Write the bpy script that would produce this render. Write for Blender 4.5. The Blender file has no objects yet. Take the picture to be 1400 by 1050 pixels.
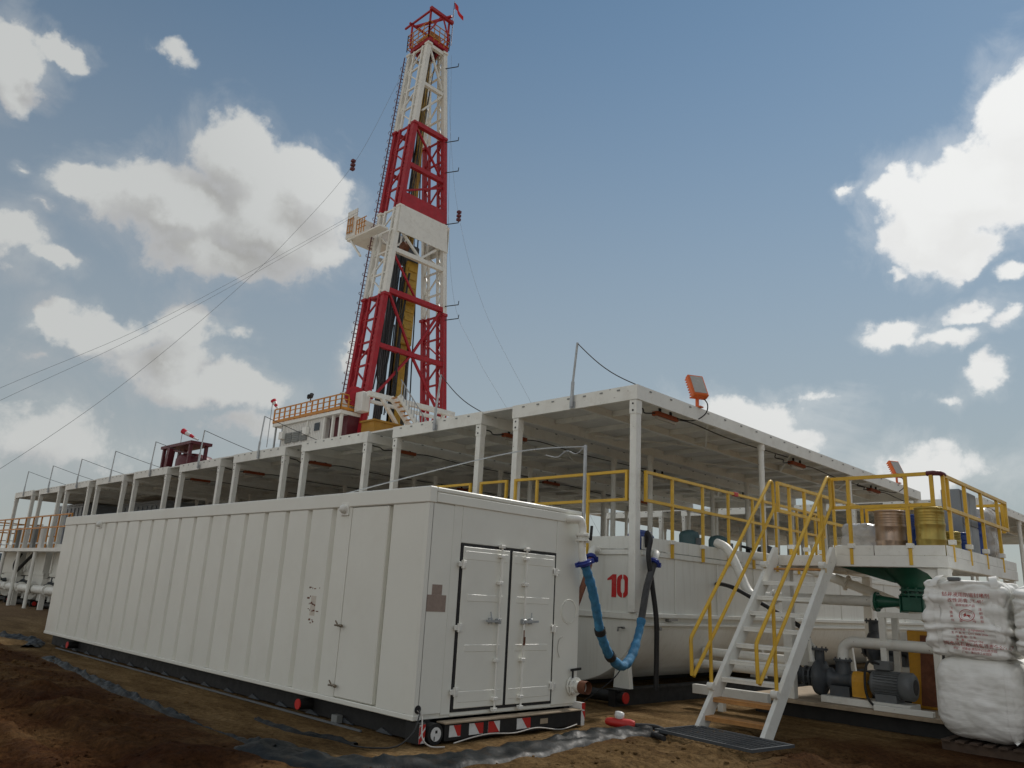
import bpy, bmesh, math, random
from mathutils import Vector, Matrix, noise
from mathutils.bvhtree import BVHTree

random.seed(7)
scene = bpy.context.scene
C = scene.collection
R = math.radians

# ------------------------------------------------------------------ camera
cam_data = bpy.data.cameras.new('camera')
cam_data.sensor_width = 36.0
cam_data.lens = 27.26
cam_data.clip_start = 0.1
cam_data.clip_end = 4000.0
cam = bpy.data.objects.new('camera', cam_data)
C.objects.link(cam)
_r = Vector((0.717377, 0.694745, 0.051958))
_u = Vector((0.145401, -0.222239, 0.964089))
_d = Vector((-0.681343, 0.684061, 0.260446))
cam.matrix_world = Matrix(((_r.x, _u.x, -_d.x, 7.0132), (_r.y, _u.y, -_d.y, -5.7998),
                           (_r.z, _u.z, -_d.z, 1.6350), (0, 0, 0, 1)))
scene.camera = cam

# ------------------------------------------------------------------ sky and sun
SUN_AZ, SUN_EL = R(0.0), R(45.0)
SUN_DIR = Vector((math.sin(SUN_AZ)*math.cos(SUN_EL), math.cos(SUN_AZ)*math.cos(SUN_EL), math.sin(SUN_EL)))
SKY_STRENGTH = 0.060

# cumulus puffs: azimuth and elevation of the centre, one over the half width and half height (radians), weight
PUFFS = [
(-1.17, 0.4974, 14.85, 20.39, 1),
(-1.229, 0.4241, 9.226, 21.02, 1),
(-1.314, 0.4277, 17.39, 45.61, 1),
(-1.122, 0.4335, 9.815, 14.61, 1),
(-1.072, 0.4821, 19.05, 26.02, 1),
(-1.177, 0.3771, 12.25, 30.88, 1),
(-1.061, 0.4038, 23.7, 40.45, 1),
(-1.345, 0.2727, 41.81, 45.07, 0.9),
(-1.283, 0.2665, 14.74, 38.03, 0.9),
(-1.205, 0.2855, 24.47, 29.28, 0.9),
(-1.214, 0.2401, 15.63, 33.58, 0.85),
(-1.127, 0.222, 15.62, 37.8, 0.85),
(-1.177, 0.215, 15.25, 41.33, 0.8),
(-1.4, 0.346, 27.08, 31.43, 0.8),
(-1.357, 0.3333, 28.3, 63.98, 0.75),
(-1.443, 0.5192, 24.82, 29.04, 1),
(-1.394, 0.5509, 36.19, 79.26, 0.8),
(-1.273, 0.5832, 36.98, 84.51, 0.55),
(-1.335, 0.1448, 12.17, 25.38, 0.55),
(-1.108, 0.1768, 19.51, 51.45, 0.5),
(-0.9972, 0.2903, 66.69, 38.96, 0.6),
(-1.407, 0.4307, 81.27, 169.8, 0.4),
(-0.1995, 0.4623, 12.25, 17.37, 1.1),
(-0.1432, 0.5257, 16.64, 16.34, 1.1),
(-0.2535, 0.4283, 17.09, 22.69, 1.1),
(-0.2296, 0.3943, 24.2, 44.75, 1),
(-0.2819, 0.4713, 29.21, 32.83, 1),
(-0.3054, 0.3143, 30.01, 49.52, 0.85),
(-0.2285, 0.329, 27.23, 68.91, 0.7),
(-0.217, 0.2602, 47.02, 44.53, 0.75),
(-0.2536, 0.3008, 33.38, 67.79, 0.6),
(-0.178, 0.3594, 57.35, 85.65, 0.7),
(-0.4716, 0.234, 15.11, 37.07, 0.75),
(-0.4291, 0.2082, 19.55, 45.24, 0.7),
(-0.2656, 0.1614, 18.34, 35.1, 0.7),
(-0.3451, 0.4794, 82.41, 151.8, 0.45),
(-0.2932, 0.3871, 89.06, 151.1, 0.4),
(-0.8273, 0.1903, 34.94, 53.45, 0.4),
(-0.7595, 0.1752, 17.51, 42.81, 0.5),
(-0.9118, 0.1751, 21.39, 36.01, 0.5),
(-1.288, 0.1227, 10.71, 31.02, 0.42),
(-1.036, 0.1371, 16.21, 37.22, 0.4),
(-0.3932, 0.2512, 29.74, 114.2, 0.35),
(-1.358, 0.2303, 36.62, 106.1, 0.35),
(-1.145, 0.2823, 52.99, 114.1, 0.4),
(-1.243, 0.2872, 42.19, 85.17, 0.5),
(-0.259, 0.2392, 56.37, 121.8, 0.4),
(-0.1897, 0.3174, 47.74, 90.65, 0.5),
(-1.377, 0.3931, 71.15, 164.2, 0.35),
(-0.2952, 0.1622, 11.11, 46.5, 0.4)]

world = bpy.data.worlds.new('World')
scene.world = world
world.use_nodes = True
world.cycles.sampling_method = 'MANUAL'; world.cycles.sample_map_resolution = 512
wn, wl = world.node_tree.nodes, world.node_tree.links
wn.clear()
def wmath(op, a, b=None, c=None, clamp=False):
    n = wn.new('ShaderNodeMath'); n.operation = op; n.use_clamp = clamp
    for i, v in enumerate((a, b, c)):
        if v is None: continue
        if isinstance(v, (int, float)): n.inputs[i].default_value = v
        else: wl.new(v, n.inputs[i])
    return n.outputs[0]
def wvec(op, a, b=None, scale=None):
    n = wn.new('ShaderNodeVectorMath'); n.operation = op
    for i, v in enumerate((a, b)):
        if v is None: continue
        if isinstance(v, (tuple, Vector)): n.inputs[i].default_value = v
        else: wl.new(v, n.inputs[i])
    if scale is not None:
        if isinstance(scale, (int, float)): n.inputs['Scale'].default_value = scale
        else: wl.new(scale, n.inputs['Scale'])
    return n.outputs['Value'] if op in ('DOT_PRODUCT', 'LENGTH') else n.outputs['Vector']
def wnoise(vec, scale, detail, rough, dist=0.0):
    n = wn.new('ShaderNodeTexNoise'); n.inputs['Scale'].default_value = scale
    n.inputs['Detail'].default_value = detail; n.inputs['Roughness'].default_value = rough
    n.inputs['Distortion'].default_value = dist
    wl.new(vec, n.inputs['Vector']); return n
def wmap(v, a, b, c=0.0, d=1.0, smooth=True):
    n = wn.new('ShaderNodeMapRange'); n.interpolation_type = 'SMOOTHSTEP' if smooth else 'LINEAR'
    wl.new(v, n.inputs['Value'])
    n.inputs['From Min'].default_value = a; n.inputs['From Max'].default_value = b
    n.inputs['To Min'].default_value = c; n.inputs['To Max'].default_value = d
    return n.outputs['Result']
def wmix(f, a, b):
    n = wn.new('ShaderNodeMix'); n.data_type = 'RGBA'
    if isinstance(f, (int, float)): n.inputs['Factor'].default_value = f
    else: wl.new(f, n.inputs['Factor'])
    for k, v in (('A', a), ('B', b)):
        s = [i for i in n.inputs if i.name == k and i.type == 'RGBA'][0]
        if isinstance(v, tuple): s.default_value = v
        else: wl.new(v, s)
    return [o for o in n.outputs if o.type == 'RGBA'][0]

sky = wn.new('ShaderNodeTexSky'); sky.sky_type = 'NISHITA'; sky.sun_disc = False
sky.sun_elevation = SUN_EL; sky.sun_rotation = SUN_AZ
sky.altitude = 300; sky.air_density = 1.3; sky.dust_density = 0.05; sky.ozone_density = 1.0
tc = wn.new('ShaderNodeTexCoord')
dirv = tc.outputs['Generated']
sep = wn.new('ShaderNodeSeparateXYZ'); wl.new(dirv, sep.inputs[0])
n1 = wnoise(dirv, 7.0, 4.0, 0.58)
warp = wvec('SCALE', wvec('SUBTRACT', n1.outputs['Color'], (0.5, 0.5, 0.5)), scale=0.10)
n1b = wnoise(dirv, 34.0, 4.0, 0.6)
warp = wvec('ADD', warp, wvec('SCALE', wvec('SUBTRACT', n1b.outputs['Color'], (0.5, 0.5, 0.5)), scale=0.030))
cmb = wn.new('ShaderNodeCombineXYZ')
wl.new(wmath('ARCTAN2', sep.outputs['X'], sep.outputs['Y']), cmb.inputs[0]); wl.new(wmath('ARCSINE', sep.outputs['Z']), cmb.inputs[1])
ae = wvec('ADD', cmb.outputs[0], warp)
def puff_density(v):
    dens = None
    for az, el, ka, ke, w in PUFFS:
        n = wn.new('ShaderNodeVectorMath'); n.operation = 'MULTIPLY_ADD'; wl.new(v, n.inputs[0])
        n.inputs[1].default_value = (ka, ke, 0.0); n.inputs[2].default_value = (-az*ka, -el*ke, 0.0)
        m = wmath('MULTIPLY_ADD', wvec('LENGTH', n.outputs['Vector']), -w, 1.25*w)
        dens = m if dens is None else wmath('SMOOTH_MAX', dens, m, 0.25)
    return dens
# scattered clouds over the unseen rest of the sky, brighter behind the camera as fill
n2 = wnoise(wvec('ADD', dirv, warp), 2.6, 1.0, 0.5)
inside = wmap(wvec('DOT_PRODUCT', dirv, (-0.6813, 0.6841, 0.2604)), 0.62, 0.74, 0.0, 4.0)
rest = wmath('SUBTRACT', wmath('MULTIPLY', wmath('SUBTRACT', n2.outputs['Fac'], 0.44), 5.0), inside)
rest = wmath('MINIMUM', rest, 1.1)
dens = wmath('MAXIMUM', puff_density(ae), rest)
n3 = wnoise(dirv, 26.0, 6.0, 0.64, 0.2)
nd = wmath('SUBTRACT', n3.outputs['Fac'], 0.5)
dens2 = wmath('MULTIPLY_ADD', nd, 0.9, dens)
n5 = wnoise(dirv, 9.0, 6.0, 0.66, 0.8)
wisp = wmath('MULTIPLY', wmap(wmath('MULTIPLY_ADD', wmath('SUBTRACT', n5.outputs['Fac'], 0.5), 2.4, dens), -0.45, 0.75), 0.38)
alpha = wmath('MAXIMUM', wmap(dens2, 0.06, 0.46), wisp)
# sunlit upper rims, greyer bellies: compare with the density a little way towards the sun
dens_up = wmath('MAXIMUM', puff_density(wvec('ADD', ae, (0.02, 0.045, 0.0))), rest)
lit = wmap(wmath('SUBTRACT', wmath('MINIMUM', dens2, 1.0), wmath('MULTIPLY_ADD', nd, -0.15, dens_up)), -0.42, 0.45)
thick = wmap(dens2, 0.25, 0.95)
near_sun = wmap(wvec('DOT_PRODUCT', dirv, tuple(SUN_DIR)), 0.55, 0.99, 0.0, 0.85, False)
belly = wmix(thick, (0.40, 0.405, 0.41, 1.0), (0.31, 0.307, 0.293, 1.0))
cloud = wmix(lit, belly, (0.49, 0.50, 0.49, 1.0))
rear_fill = wmap(wvec('DOT_PRODUCT', dirv, tuple(SUN_DIR)), 0.25, -0.55, 0.0, 1.0, False)
cloud = wmix(rear_fill, cloud, (0.86, 0.85, 0.83, 1.0))  # unseen clouds behind the camera brightened to fill the container's shaded faces
cloud = wmix(near_sun, cloud, (0.86, 0.86, 0.845, 1.0))
skyc = wvec('SCALE', wvec('MULTIPLY', sky.outputs['Color'], (0.97, 1.07, 1.02)), scale=SKY_STRENGTH)
# pale dust haze low over the desert
skyc = wmix(wmap(sep.outputs['Z'], 0.0, 0.76, 0.85, 0.0), skyc, (0.305, 0.325, 0.34, 1.0))
final = wmix(wmath('MULTIPLY', alpha, 0.95), skyc, cloud)
bg = wn.new('ShaderNodeBackground'); bg.inputs['Strength'].default_value = 1.0
wl.new(final, bg.inputs['Color'])
wo = wn.new('ShaderNodeOutputWorld'); wl.new(bg.outputs[0], wo.inputs[0])

sun_data = bpy.data.lights.new('sun', 'SUN')
sun_data.energy = 2.2
sun_data.angle = R(5.0)
sun_data.color = (1.0, 0.95, 0.88)
sun = bpy.data.objects.new('sun', sun_data)
C.objects.link(sun)
sun.rotation_euler = (-SUN_DIR).to_track_quat('-Z', 'Y').to_euler()

scene.view_settings.view_transform = 'Standard'
scene.view_settings.look = 'None'
scene.view_settings.exposure = 0.22
scene.view_settings.gamma = 1.0
scene.view_settings.use_curve_mapping = False

# ------------------------------------------------------------------ materials
M = {}
def mat(name, col, rough=0.5, metal=0.0, var=0.12, scale=3.0, dirt=0.0, dirt_col=(0.12, 0.07, 0.035),
        streak=False, bump=0.0, bscale=40.0, chips=0.0, chip_col=(0.10, 0.04, 0.02), coat=0.0, spec=0.5):
    m = bpy.data.materials.new(name); m.use_nodes = True
    N, L = m.node_tree.nodes, m.node_tree.links
    bs = N['Principled BSDF']
    bs.inputs['Roughness'].default_value = rough
    bs.inputs['Metallic'].default_value = metal
    bs.inputs['Specular IOR Level'].default_value = spec
    if coat: bs.inputs['Coat Weight'].default_value = coat
    tcn = N.new('ShaderNodeTexCoord'); oi = N.new('ShaderNodeObjectInfo')
    add = N.new('ShaderNodeVectorMath'); add.operation = 'ADD'
    L.new(tcn.outputs['Object'], add.inputs[0])
    sc = N.new('ShaderNodeVectorMath'); sc.operation = 'SCALE'; sc.inputs[0].default_value = (31, 17, 5)
    L.new(oi.outputs['Random'], sc.inputs['Scale']); L.new(sc.outputs[0], add.inputs[1])
    vec = add.outputs[0]
    def nz(s, det, ro, v=vec):
        t = N.new('ShaderNodeTexNoise'); t.inputs['Scale'].default_value = s
        t.inputs['Detail'].default_value = det; t.inputs['Roughness'].default_value = ro
        L.new(v, t.inputs['Vector']); return t.outputs['Fac']
    def mr(v, a, b, c, d):
        t = N.new('ShaderNodeMapRange'); L.new(v, t.inputs[0])
        t.inputs[1].default_value = a; t.inputs[2].default_value = b
        t.inputs[3].default_value = c; t.inputs[4].default_value = d; return t.outputs[0]
    def mx(f, a, b, mode='MIX'):
        t = N.new('ShaderNodeMix'); t.data_type = 'RGBA'; t.blend_type = mode
        if isinstance(f, float): t.inputs[0].default_value = f
        else: L.new(f, t.inputs[0])
        for s, v in ((t.inputs[6], a), (t.inputs[7], b)):
            if isinstance(v, tuple): s.default_value = (*v[:3], 1.0)
            else: L.new(v, s)
        return t.outputs[2]
    f = nz(scale, 5.0, 0.6)
    lo = tuple(c*(1-var) for c in col); hi = tuple(min(1.0, c*(1+var)) for c in col)
    colr = mx(mr(f, 0.3, 0.7, 0.0, 1.0), lo, hi)
    if dirt > 0:
        if streak:
            mp = N.new('ShaderNodeMapping'); mp.inputs['Scale'].default_value = (7, 7, 0.5)
            L.new(vec, mp.inputs['Vector']); g = nz(1.6, 6.0, 0.65, mp.outputs[0])
        else:
            g = nz(scale*1.7+0.3, 8.0, 0.7)
        colr = mx(mr(g, 0.50, 0.80, 0.0, dirt), colr, dirt_col)
    if chips > 0:
        h = nz(14.0, 6.0, 0.7)
        colr = mx(mr(h, 0.70-chips*0.12, 0.72-chips*0.12, 0.0, 1.0), colr, chip_col)
    L.new(colr, bs.inputs['Base Color'])
    r2 = nz(scale*2.3, 4.0, 0.6)
    L.new(mr(r2, 0.3, 0.7, max(0.03, rough-0.1), min(1.0, rough+0.12)), bs.inputs['Roughness'])
    if bump > 0:
        b = N.new('ShaderNodeBump'); b.inputs['Strength'].default_value = bump; b.inputs['Distance'].default_value = 0.01
        L.new(nz(bscale, 6.0, 0.6), b.inputs['Height']); L.new(b.outputs[0], bs.inputs['Normal'])
    M[name] = m
    return m

mat('white_paint', (0.78, 0.775, 0.70), 0.40, var=0.03, scale=0.7, dirt=0.16, dirt_col=(0.50, 0.44, 0.34), bump=0.14, bscale=1.6)
mat('white_steel', (0.76, 0.755, 0.70), 0.45, var=0.05, scale=2.0, dirt=0.35, dirt_col=(0.36, 0.30, 0.22), bump=0.05, bscale=12, chips=0.25)
mat('grey_white', (0.70, 0.69, 0.65), 0.5, var=0.06, scale=1.2, dirt=0.35, dirt_col=(0.28, 0.25, 0.20), streak=True, bump=0.05, bscale=8)
mat('tank_white', (0.74, 0.74, 0.68), 0.5, var=0.04, scale=0.9, dirt=0.3, dirt_col=(0.40, 0.35, 0.27), streak=True, bump=0.06, bscale=7)
mat('yellow_paint', (0.66, 0.40, 0.030), 0.42, var=0.10, scale=4, dirt=0.35, dirt_col=(0.32, 0.20, 0.07), chips=0.3, chip_col=(0.16, 0.08, 0.04))
mat('orange_rail', (0.55, 0.22, 0.02), 0.45, var=0.12, scale=4, dirt=0.3)
mat('red_paint', (0.36, 0.006, 0.016), 0.6, var=0.14, scale=2, dirt=0.3, dirt_col=(0.20, 0.03, 0.03))
mat('dark_red', (0.10, 0.012, 0.02), 0.5, var=0.15, scale=2, dirt=0.3)
mat('bright_red', (0.50, 0.02, 0.015), 0.45, var=0.1, scale=6, dirt=0.2)
mat('stencil_red', (0.50, 0.012, 0.012), 0.5, var=0.10, scale=9, dirt=0.3, dirt_col=(0.55, 0.3, 0.28))
mat('print_red', (0.42, 0.035, 0.03), 0.8, var=0.2, scale=20, dirt=0.4, dirt_col=(0.55, 0.32, 0.30))
mat('safety_orange', (0.65, 0.12, 0.015), 0.45, var=0.1, scale=6, dirt=0.3)
mat('black_paint', (0.010, 0.010, 0.010), 0.6, var=0.3, scale=4, dirt=0.2, dirt_col=(0.05, 0.032, 0.018), bump=0.1, bscale=20)
mat('rubber', (0.014, 0.014, 0.015), 0.6, var=0.25, scale=8, dirt=0.3, dirt_col=(0.06, 0.045, 0.03))
mat('hose_grey', (0.045, 0.045, 0.045), 0.7, var=0.3, scale=8, dirt=0.4, dirt_col=(0.10, 0.08, 0.06), bump=0.2, bscale=50)
mat('blue_wrap', (0.035, 0.17, 0.32), 0.78, var=0.35, scale=9, dirt=0.4, dirt_col=(0.09, 0.15, 0.19), bump=1.0, bscale=16)
mat('blue_clamp', (0.015, 0.035, 0.24), 0.4, var=0.2, scale=8, dirt=0.2)
mat('blue_plastic', (0.015, 0.06, 0.28), 0.35, var=0.1, scale=3, dirt=0.2)
mat('green_paint', (0.012, 0.10, 0.062), 0.4, var=0.2, scale=4, dirt=0.3, dirt_col=(0.03, 0.05, 0.035))
mat('teal_motor', (0.05, 0.11, 0.12), 0.5, var=0.2, scale=5, dirt=0.4, dirt_col=(0.09, 0.08, 0.06))
mat('motor_grey', (0.13, 0.14, 0.145), 0.5, var=0.15, scale=5, dirt=0.4, dirt_col=(0.09, 0.07, 0.05))
mat('pump_dark', (0.065, 0.075, 0.085), 0.5, var=0.2, scale=6, dirt=0.45, dirt_col=(0.10, 0.07, 0.045))
mat('steel', (0.33, 0.33, 0.33), 0.4, 0.85, var=0.15, scale=8, dirt=0.4, dirt_col=(0.12, 0.09, 0.07))
mat('lamp_orange', (0.32, 0.07, 0.02), 0.6, var=0.15, scale=6, dirt=0.4)
mat('galvanised', (0.40, 0.42, 0.43), 0.45, 0.55, var=0.12, scale=8, dirt=0.2)
mat('brass', (0.24, 0.20, 0.15), 0.45, 0.7, var=0.2, scale=8, dirt=0.3)
mat('rust', (0.16, 0.06, 0.03), 0.8, var=0.35, scale=8, bump=0.3)
mat('drum_bronze', (0.38, 0.29, 0.23), 0.36, 0.75, var=0.12, scale=3, dirt=0.5, dirt_col=(0.20, 0.17, 0.15), streak=True)
mat('drum_gold', (0.42, 0.33, 0.10), 0.36, 0.75, var=0.2, scale=2, dirt=0.45, dirt_col=(0.20, 0.22, 0.05), streak=True)
mat('ochre', (0.34, 0.17, 0.012), 0.5, var=0.12, scale=1.5, dirt=0.3)
mat('guard_yellow', (0.60, 0.30, 0.02), 0.45, var=0.1, scale=5, dirt=0.35)
mat('rig_yellow', (0.42, 0.25, 0.02), 0.5, var=0.2, scale=3, dirt=0.5, dirt_col=(0.05, 0.04, 0.02))
mat('cabinet_grey', (0.24, 0.27, 0.30), 0.45, var=0.06, scale=2, dirt=0.25)
mat('louvre_grey', (0.22, 0.23, 0.22), 0.5, var=0.1, scale=3)
mat('window_dark', (0.02, 0.025, 0.03), 0.12, var=0.1, scale=3)
mat('lamp_glass', (0.40, 0.38, 0.34), 0.2, var=0.05, scale=6)
mat('placard', (0.30, 0.23, 0.19), 0.7, var=0.12, scale=30, dirt=0.5, dirt_col=(0.20, 0.14, 0.12))
mat('dusty_plate', (0.34, 0.27, 0.19), 0.85, var=0.2, scale=8, dirt=0.5, dirt_col=(0.22, 0.14, 0.08))
mat('worn_tread', (0.45, 0.22, 0.07), 0.6, var=0.2, scale=8, dirt=0.6, dirt_col=(0.22, 0.12, 0.05), chips=0.3)
mat('white_tape', (0.70, 0.70, 0.68), 0.4, var=0.06, scale=10, dirt=0.3)
mat('cable_grey', (0.42, 0.40, 0.37), 0.6, var=0.1, scale=10)
mat('sock_red', (0.50, 0.02, 0.04), 0.8, var=0.1, scale=10)
mat('flag_red', (0.55, 0.015, 0.02), 0.8, var=0.1, scale=5)
mat('stretch_wrap', (0.42, 0.41, 0.39), 0.28, var=0.15, scale=5, dirt=0.4, dirt_col=(0.28, 0.26, 0.24), bump=0.7, bscale=14)
mat('liner', (0.008, 0.011, 0.012), 0.5, var=0.4, scale=5, dirt=0.7, dirt_col=(0.040, 0.023, 0.011), bump=0.5, bscale=14, spec=0.16)
mat('pale_patch', (0.60, 0.54, 0.46), 0.6, var=0.1, scale=20, dirt=0.4, dirt_col=(0.70, 0.68, 0.62))
mat('blue_shed', (0.13, 0.19, 0.24), 0.5, var=0.08, scale=1)
mat('wood_dark', (0.07, 0.045, 0.03), 0.85, var=0.3, scale=6)

def bag_material():
    m = bpy.data.materials.new('woven_bag'); m.use_nodes = True
    N, L = m.node_tree.nodes, m.node_tree.links
    bs = N['Principled BSDF']; bs.inputs['Roughness'].default_value = 0.62
    tcn = N.new('ShaderNodeTexCoord')
    n = N.new('ShaderNodeTexNoise'); n.inputs['Scale'].default_value = 3.0; n.inputs['Detail'].default_value = 8
    L.new(tcn.outputs['Object'], n.inputs['Vector'])
    rp = N.new('ShaderNodeValToRGB'); L.new(n.outputs['Fac'], rp.inputs['Fac'])
    rp.color_ramp.elements[0].position = 0.30; rp.color_ramp.elements[0].color = (0.68, 0.67, 0.62, 1)
    rp.color_ramp.elements[1].position = 0.62; rp.color_ramp.elements[1].color = (0.86, 0.855, 0.82, 1)
    L.new(rp.outputs[0], bs.inputs['Base Color'])
    w = N.new('ShaderNodeTexNoise'); w.inputs['Scale'].default_value = 1.0; w.inputs['Detail'].default_value = 7
    w.inputs['Roughness'].default_value = 0.65
    mp = N.new('ShaderNodeMapping'); mp.inputs['Scale'].default_value = (3.0, 3.0, 22.0)
    L.new(tcn.outputs['Object'], mp.inputs[0]); L.new(mp.outputs[0], w.inputs['Vector'])
    b = N.new('ShaderNodeBump'); b.inputs['Strength'].default_value = 0.35; b.inputs['Distance'].default_value = 0.02
    L.new(w.outputs['Fac'], b.inputs['Height']); L.new(b.outputs[0], bs.inputs['Normal'])
    M['woven_bag'] = m
bag_material()

def earth_material():
    m = bpy.data.materials.new('earth'); m.use_nodes = True
    N, L = m.node_tree.nodes, m.node_tree.links
    bs = N['Principled BSDF']; bs.inputs['Roughness'].default_value = 0.95
    bs.inputs['Specular IOR Level'].default_value = 0.06
    tcn = N.new('ShaderNodeTexCoord')
    def nz(s, d, r, sc=None):
        t = N.new('ShaderNodeTexNoise'); t.inputs['Scale'].default_value = s; t.inputs['Detail'].default_value = d
        t.inputs['Roughness'].default_value = r
        if sc:
            mp = N.new('ShaderNodeMapping'); mp.inputs['Scale'].default_value = sc
            L.new(tcn.outputs['Object'], mp.inputs[0]); L.new(mp.outputs[0], t.inputs['Vector'])
        else: L.new(tcn.outputs['Object'], t.inputs['Vector'])
        return t.outputs['Fac']
    def ramp(v, *st):
        r = N.new('ShaderNodeValToRGB'); L.new(v, r.inputs[0])
        e = r.color_ramp.elements
        while len(e) < len(st): e.new(0.5)
        for k, (p, c) in enumerate(st): e[k].position = p; e[k].color = (*c, 1)
        return r.outputs[0]
    def mx(f, a, b, mode='MIX'):
        t = N.new('ShaderNodeMix'); t.data_type = 'RGBA'; t.blend_type = mode
        if isinstance(f, float): t.inputs[0].default_value = f
        else: L.new(f, t.inputs[0])
        L.new(a, t.inputs[6]); L.new(b, t.inputs[7]); return t.outputs[2]
    big = nz(0.55, 6, 0.6)
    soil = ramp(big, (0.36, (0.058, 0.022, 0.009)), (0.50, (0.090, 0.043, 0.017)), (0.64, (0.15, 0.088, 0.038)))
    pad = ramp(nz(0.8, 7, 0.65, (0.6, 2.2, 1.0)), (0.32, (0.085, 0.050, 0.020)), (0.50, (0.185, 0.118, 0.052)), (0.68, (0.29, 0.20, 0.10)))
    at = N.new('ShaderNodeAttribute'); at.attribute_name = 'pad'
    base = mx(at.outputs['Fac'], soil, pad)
    # dry pale sand further off, added to bounce light up under the canopies
    ln = N.new('ShaderNodeVectorMath'); ln.operation = 'LENGTH'; L.new(tcn.outputs['Object'], ln.inputs[0])
    far = N.new('ShaderNodeMapRange'); L.new(ln.outputs['Value'], far.inputs[0]); far.inputs[1].default_value = 16; far.inputs[2].default_value = 40
    bounce_sand = ramp(nz(0.2, 6, 0.6), (0.3, (0.22, 0.155, 0.095)), (0.7, (0.32, 0.235, 0.15)))
    base = mx(far.outputs[0], base, bounce_sand)
    fine = ramp(nz(14, 12, 0.82), (0.32, (0.22, 0.20, 0.19)), (0.50, (0.95, 0.93, 0.91)), (0.68, (1.7, 1.66, 1.6)))
    col = mx(1.0, base, fine, 'MULTIPLY')
    L.new(col, bs.inputs['Base Color'])
    b1 = N.new('ShaderNodeBump'); b1.inputs['Strength'].default_value = 1.0; b1.inputs['Distance'].default_value = 0.06
    L.new(nz(12, 12, 0.75), b1.inputs['Height'])
    b2 = N.new('ShaderNodeBump'); b2.inputs['Strength'].default_value = 0.6; b2.inputs['Distance'].default_value = 0.02
    L.new(nz(60, 6, 0.7), b2.inputs['Height']); L.new(b1.outputs[0], b2.inputs['Normal'])
    L.new(b2.outputs[0], bs.inputs['Normal'])
    M['earth'] = m
earth_material()

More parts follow.
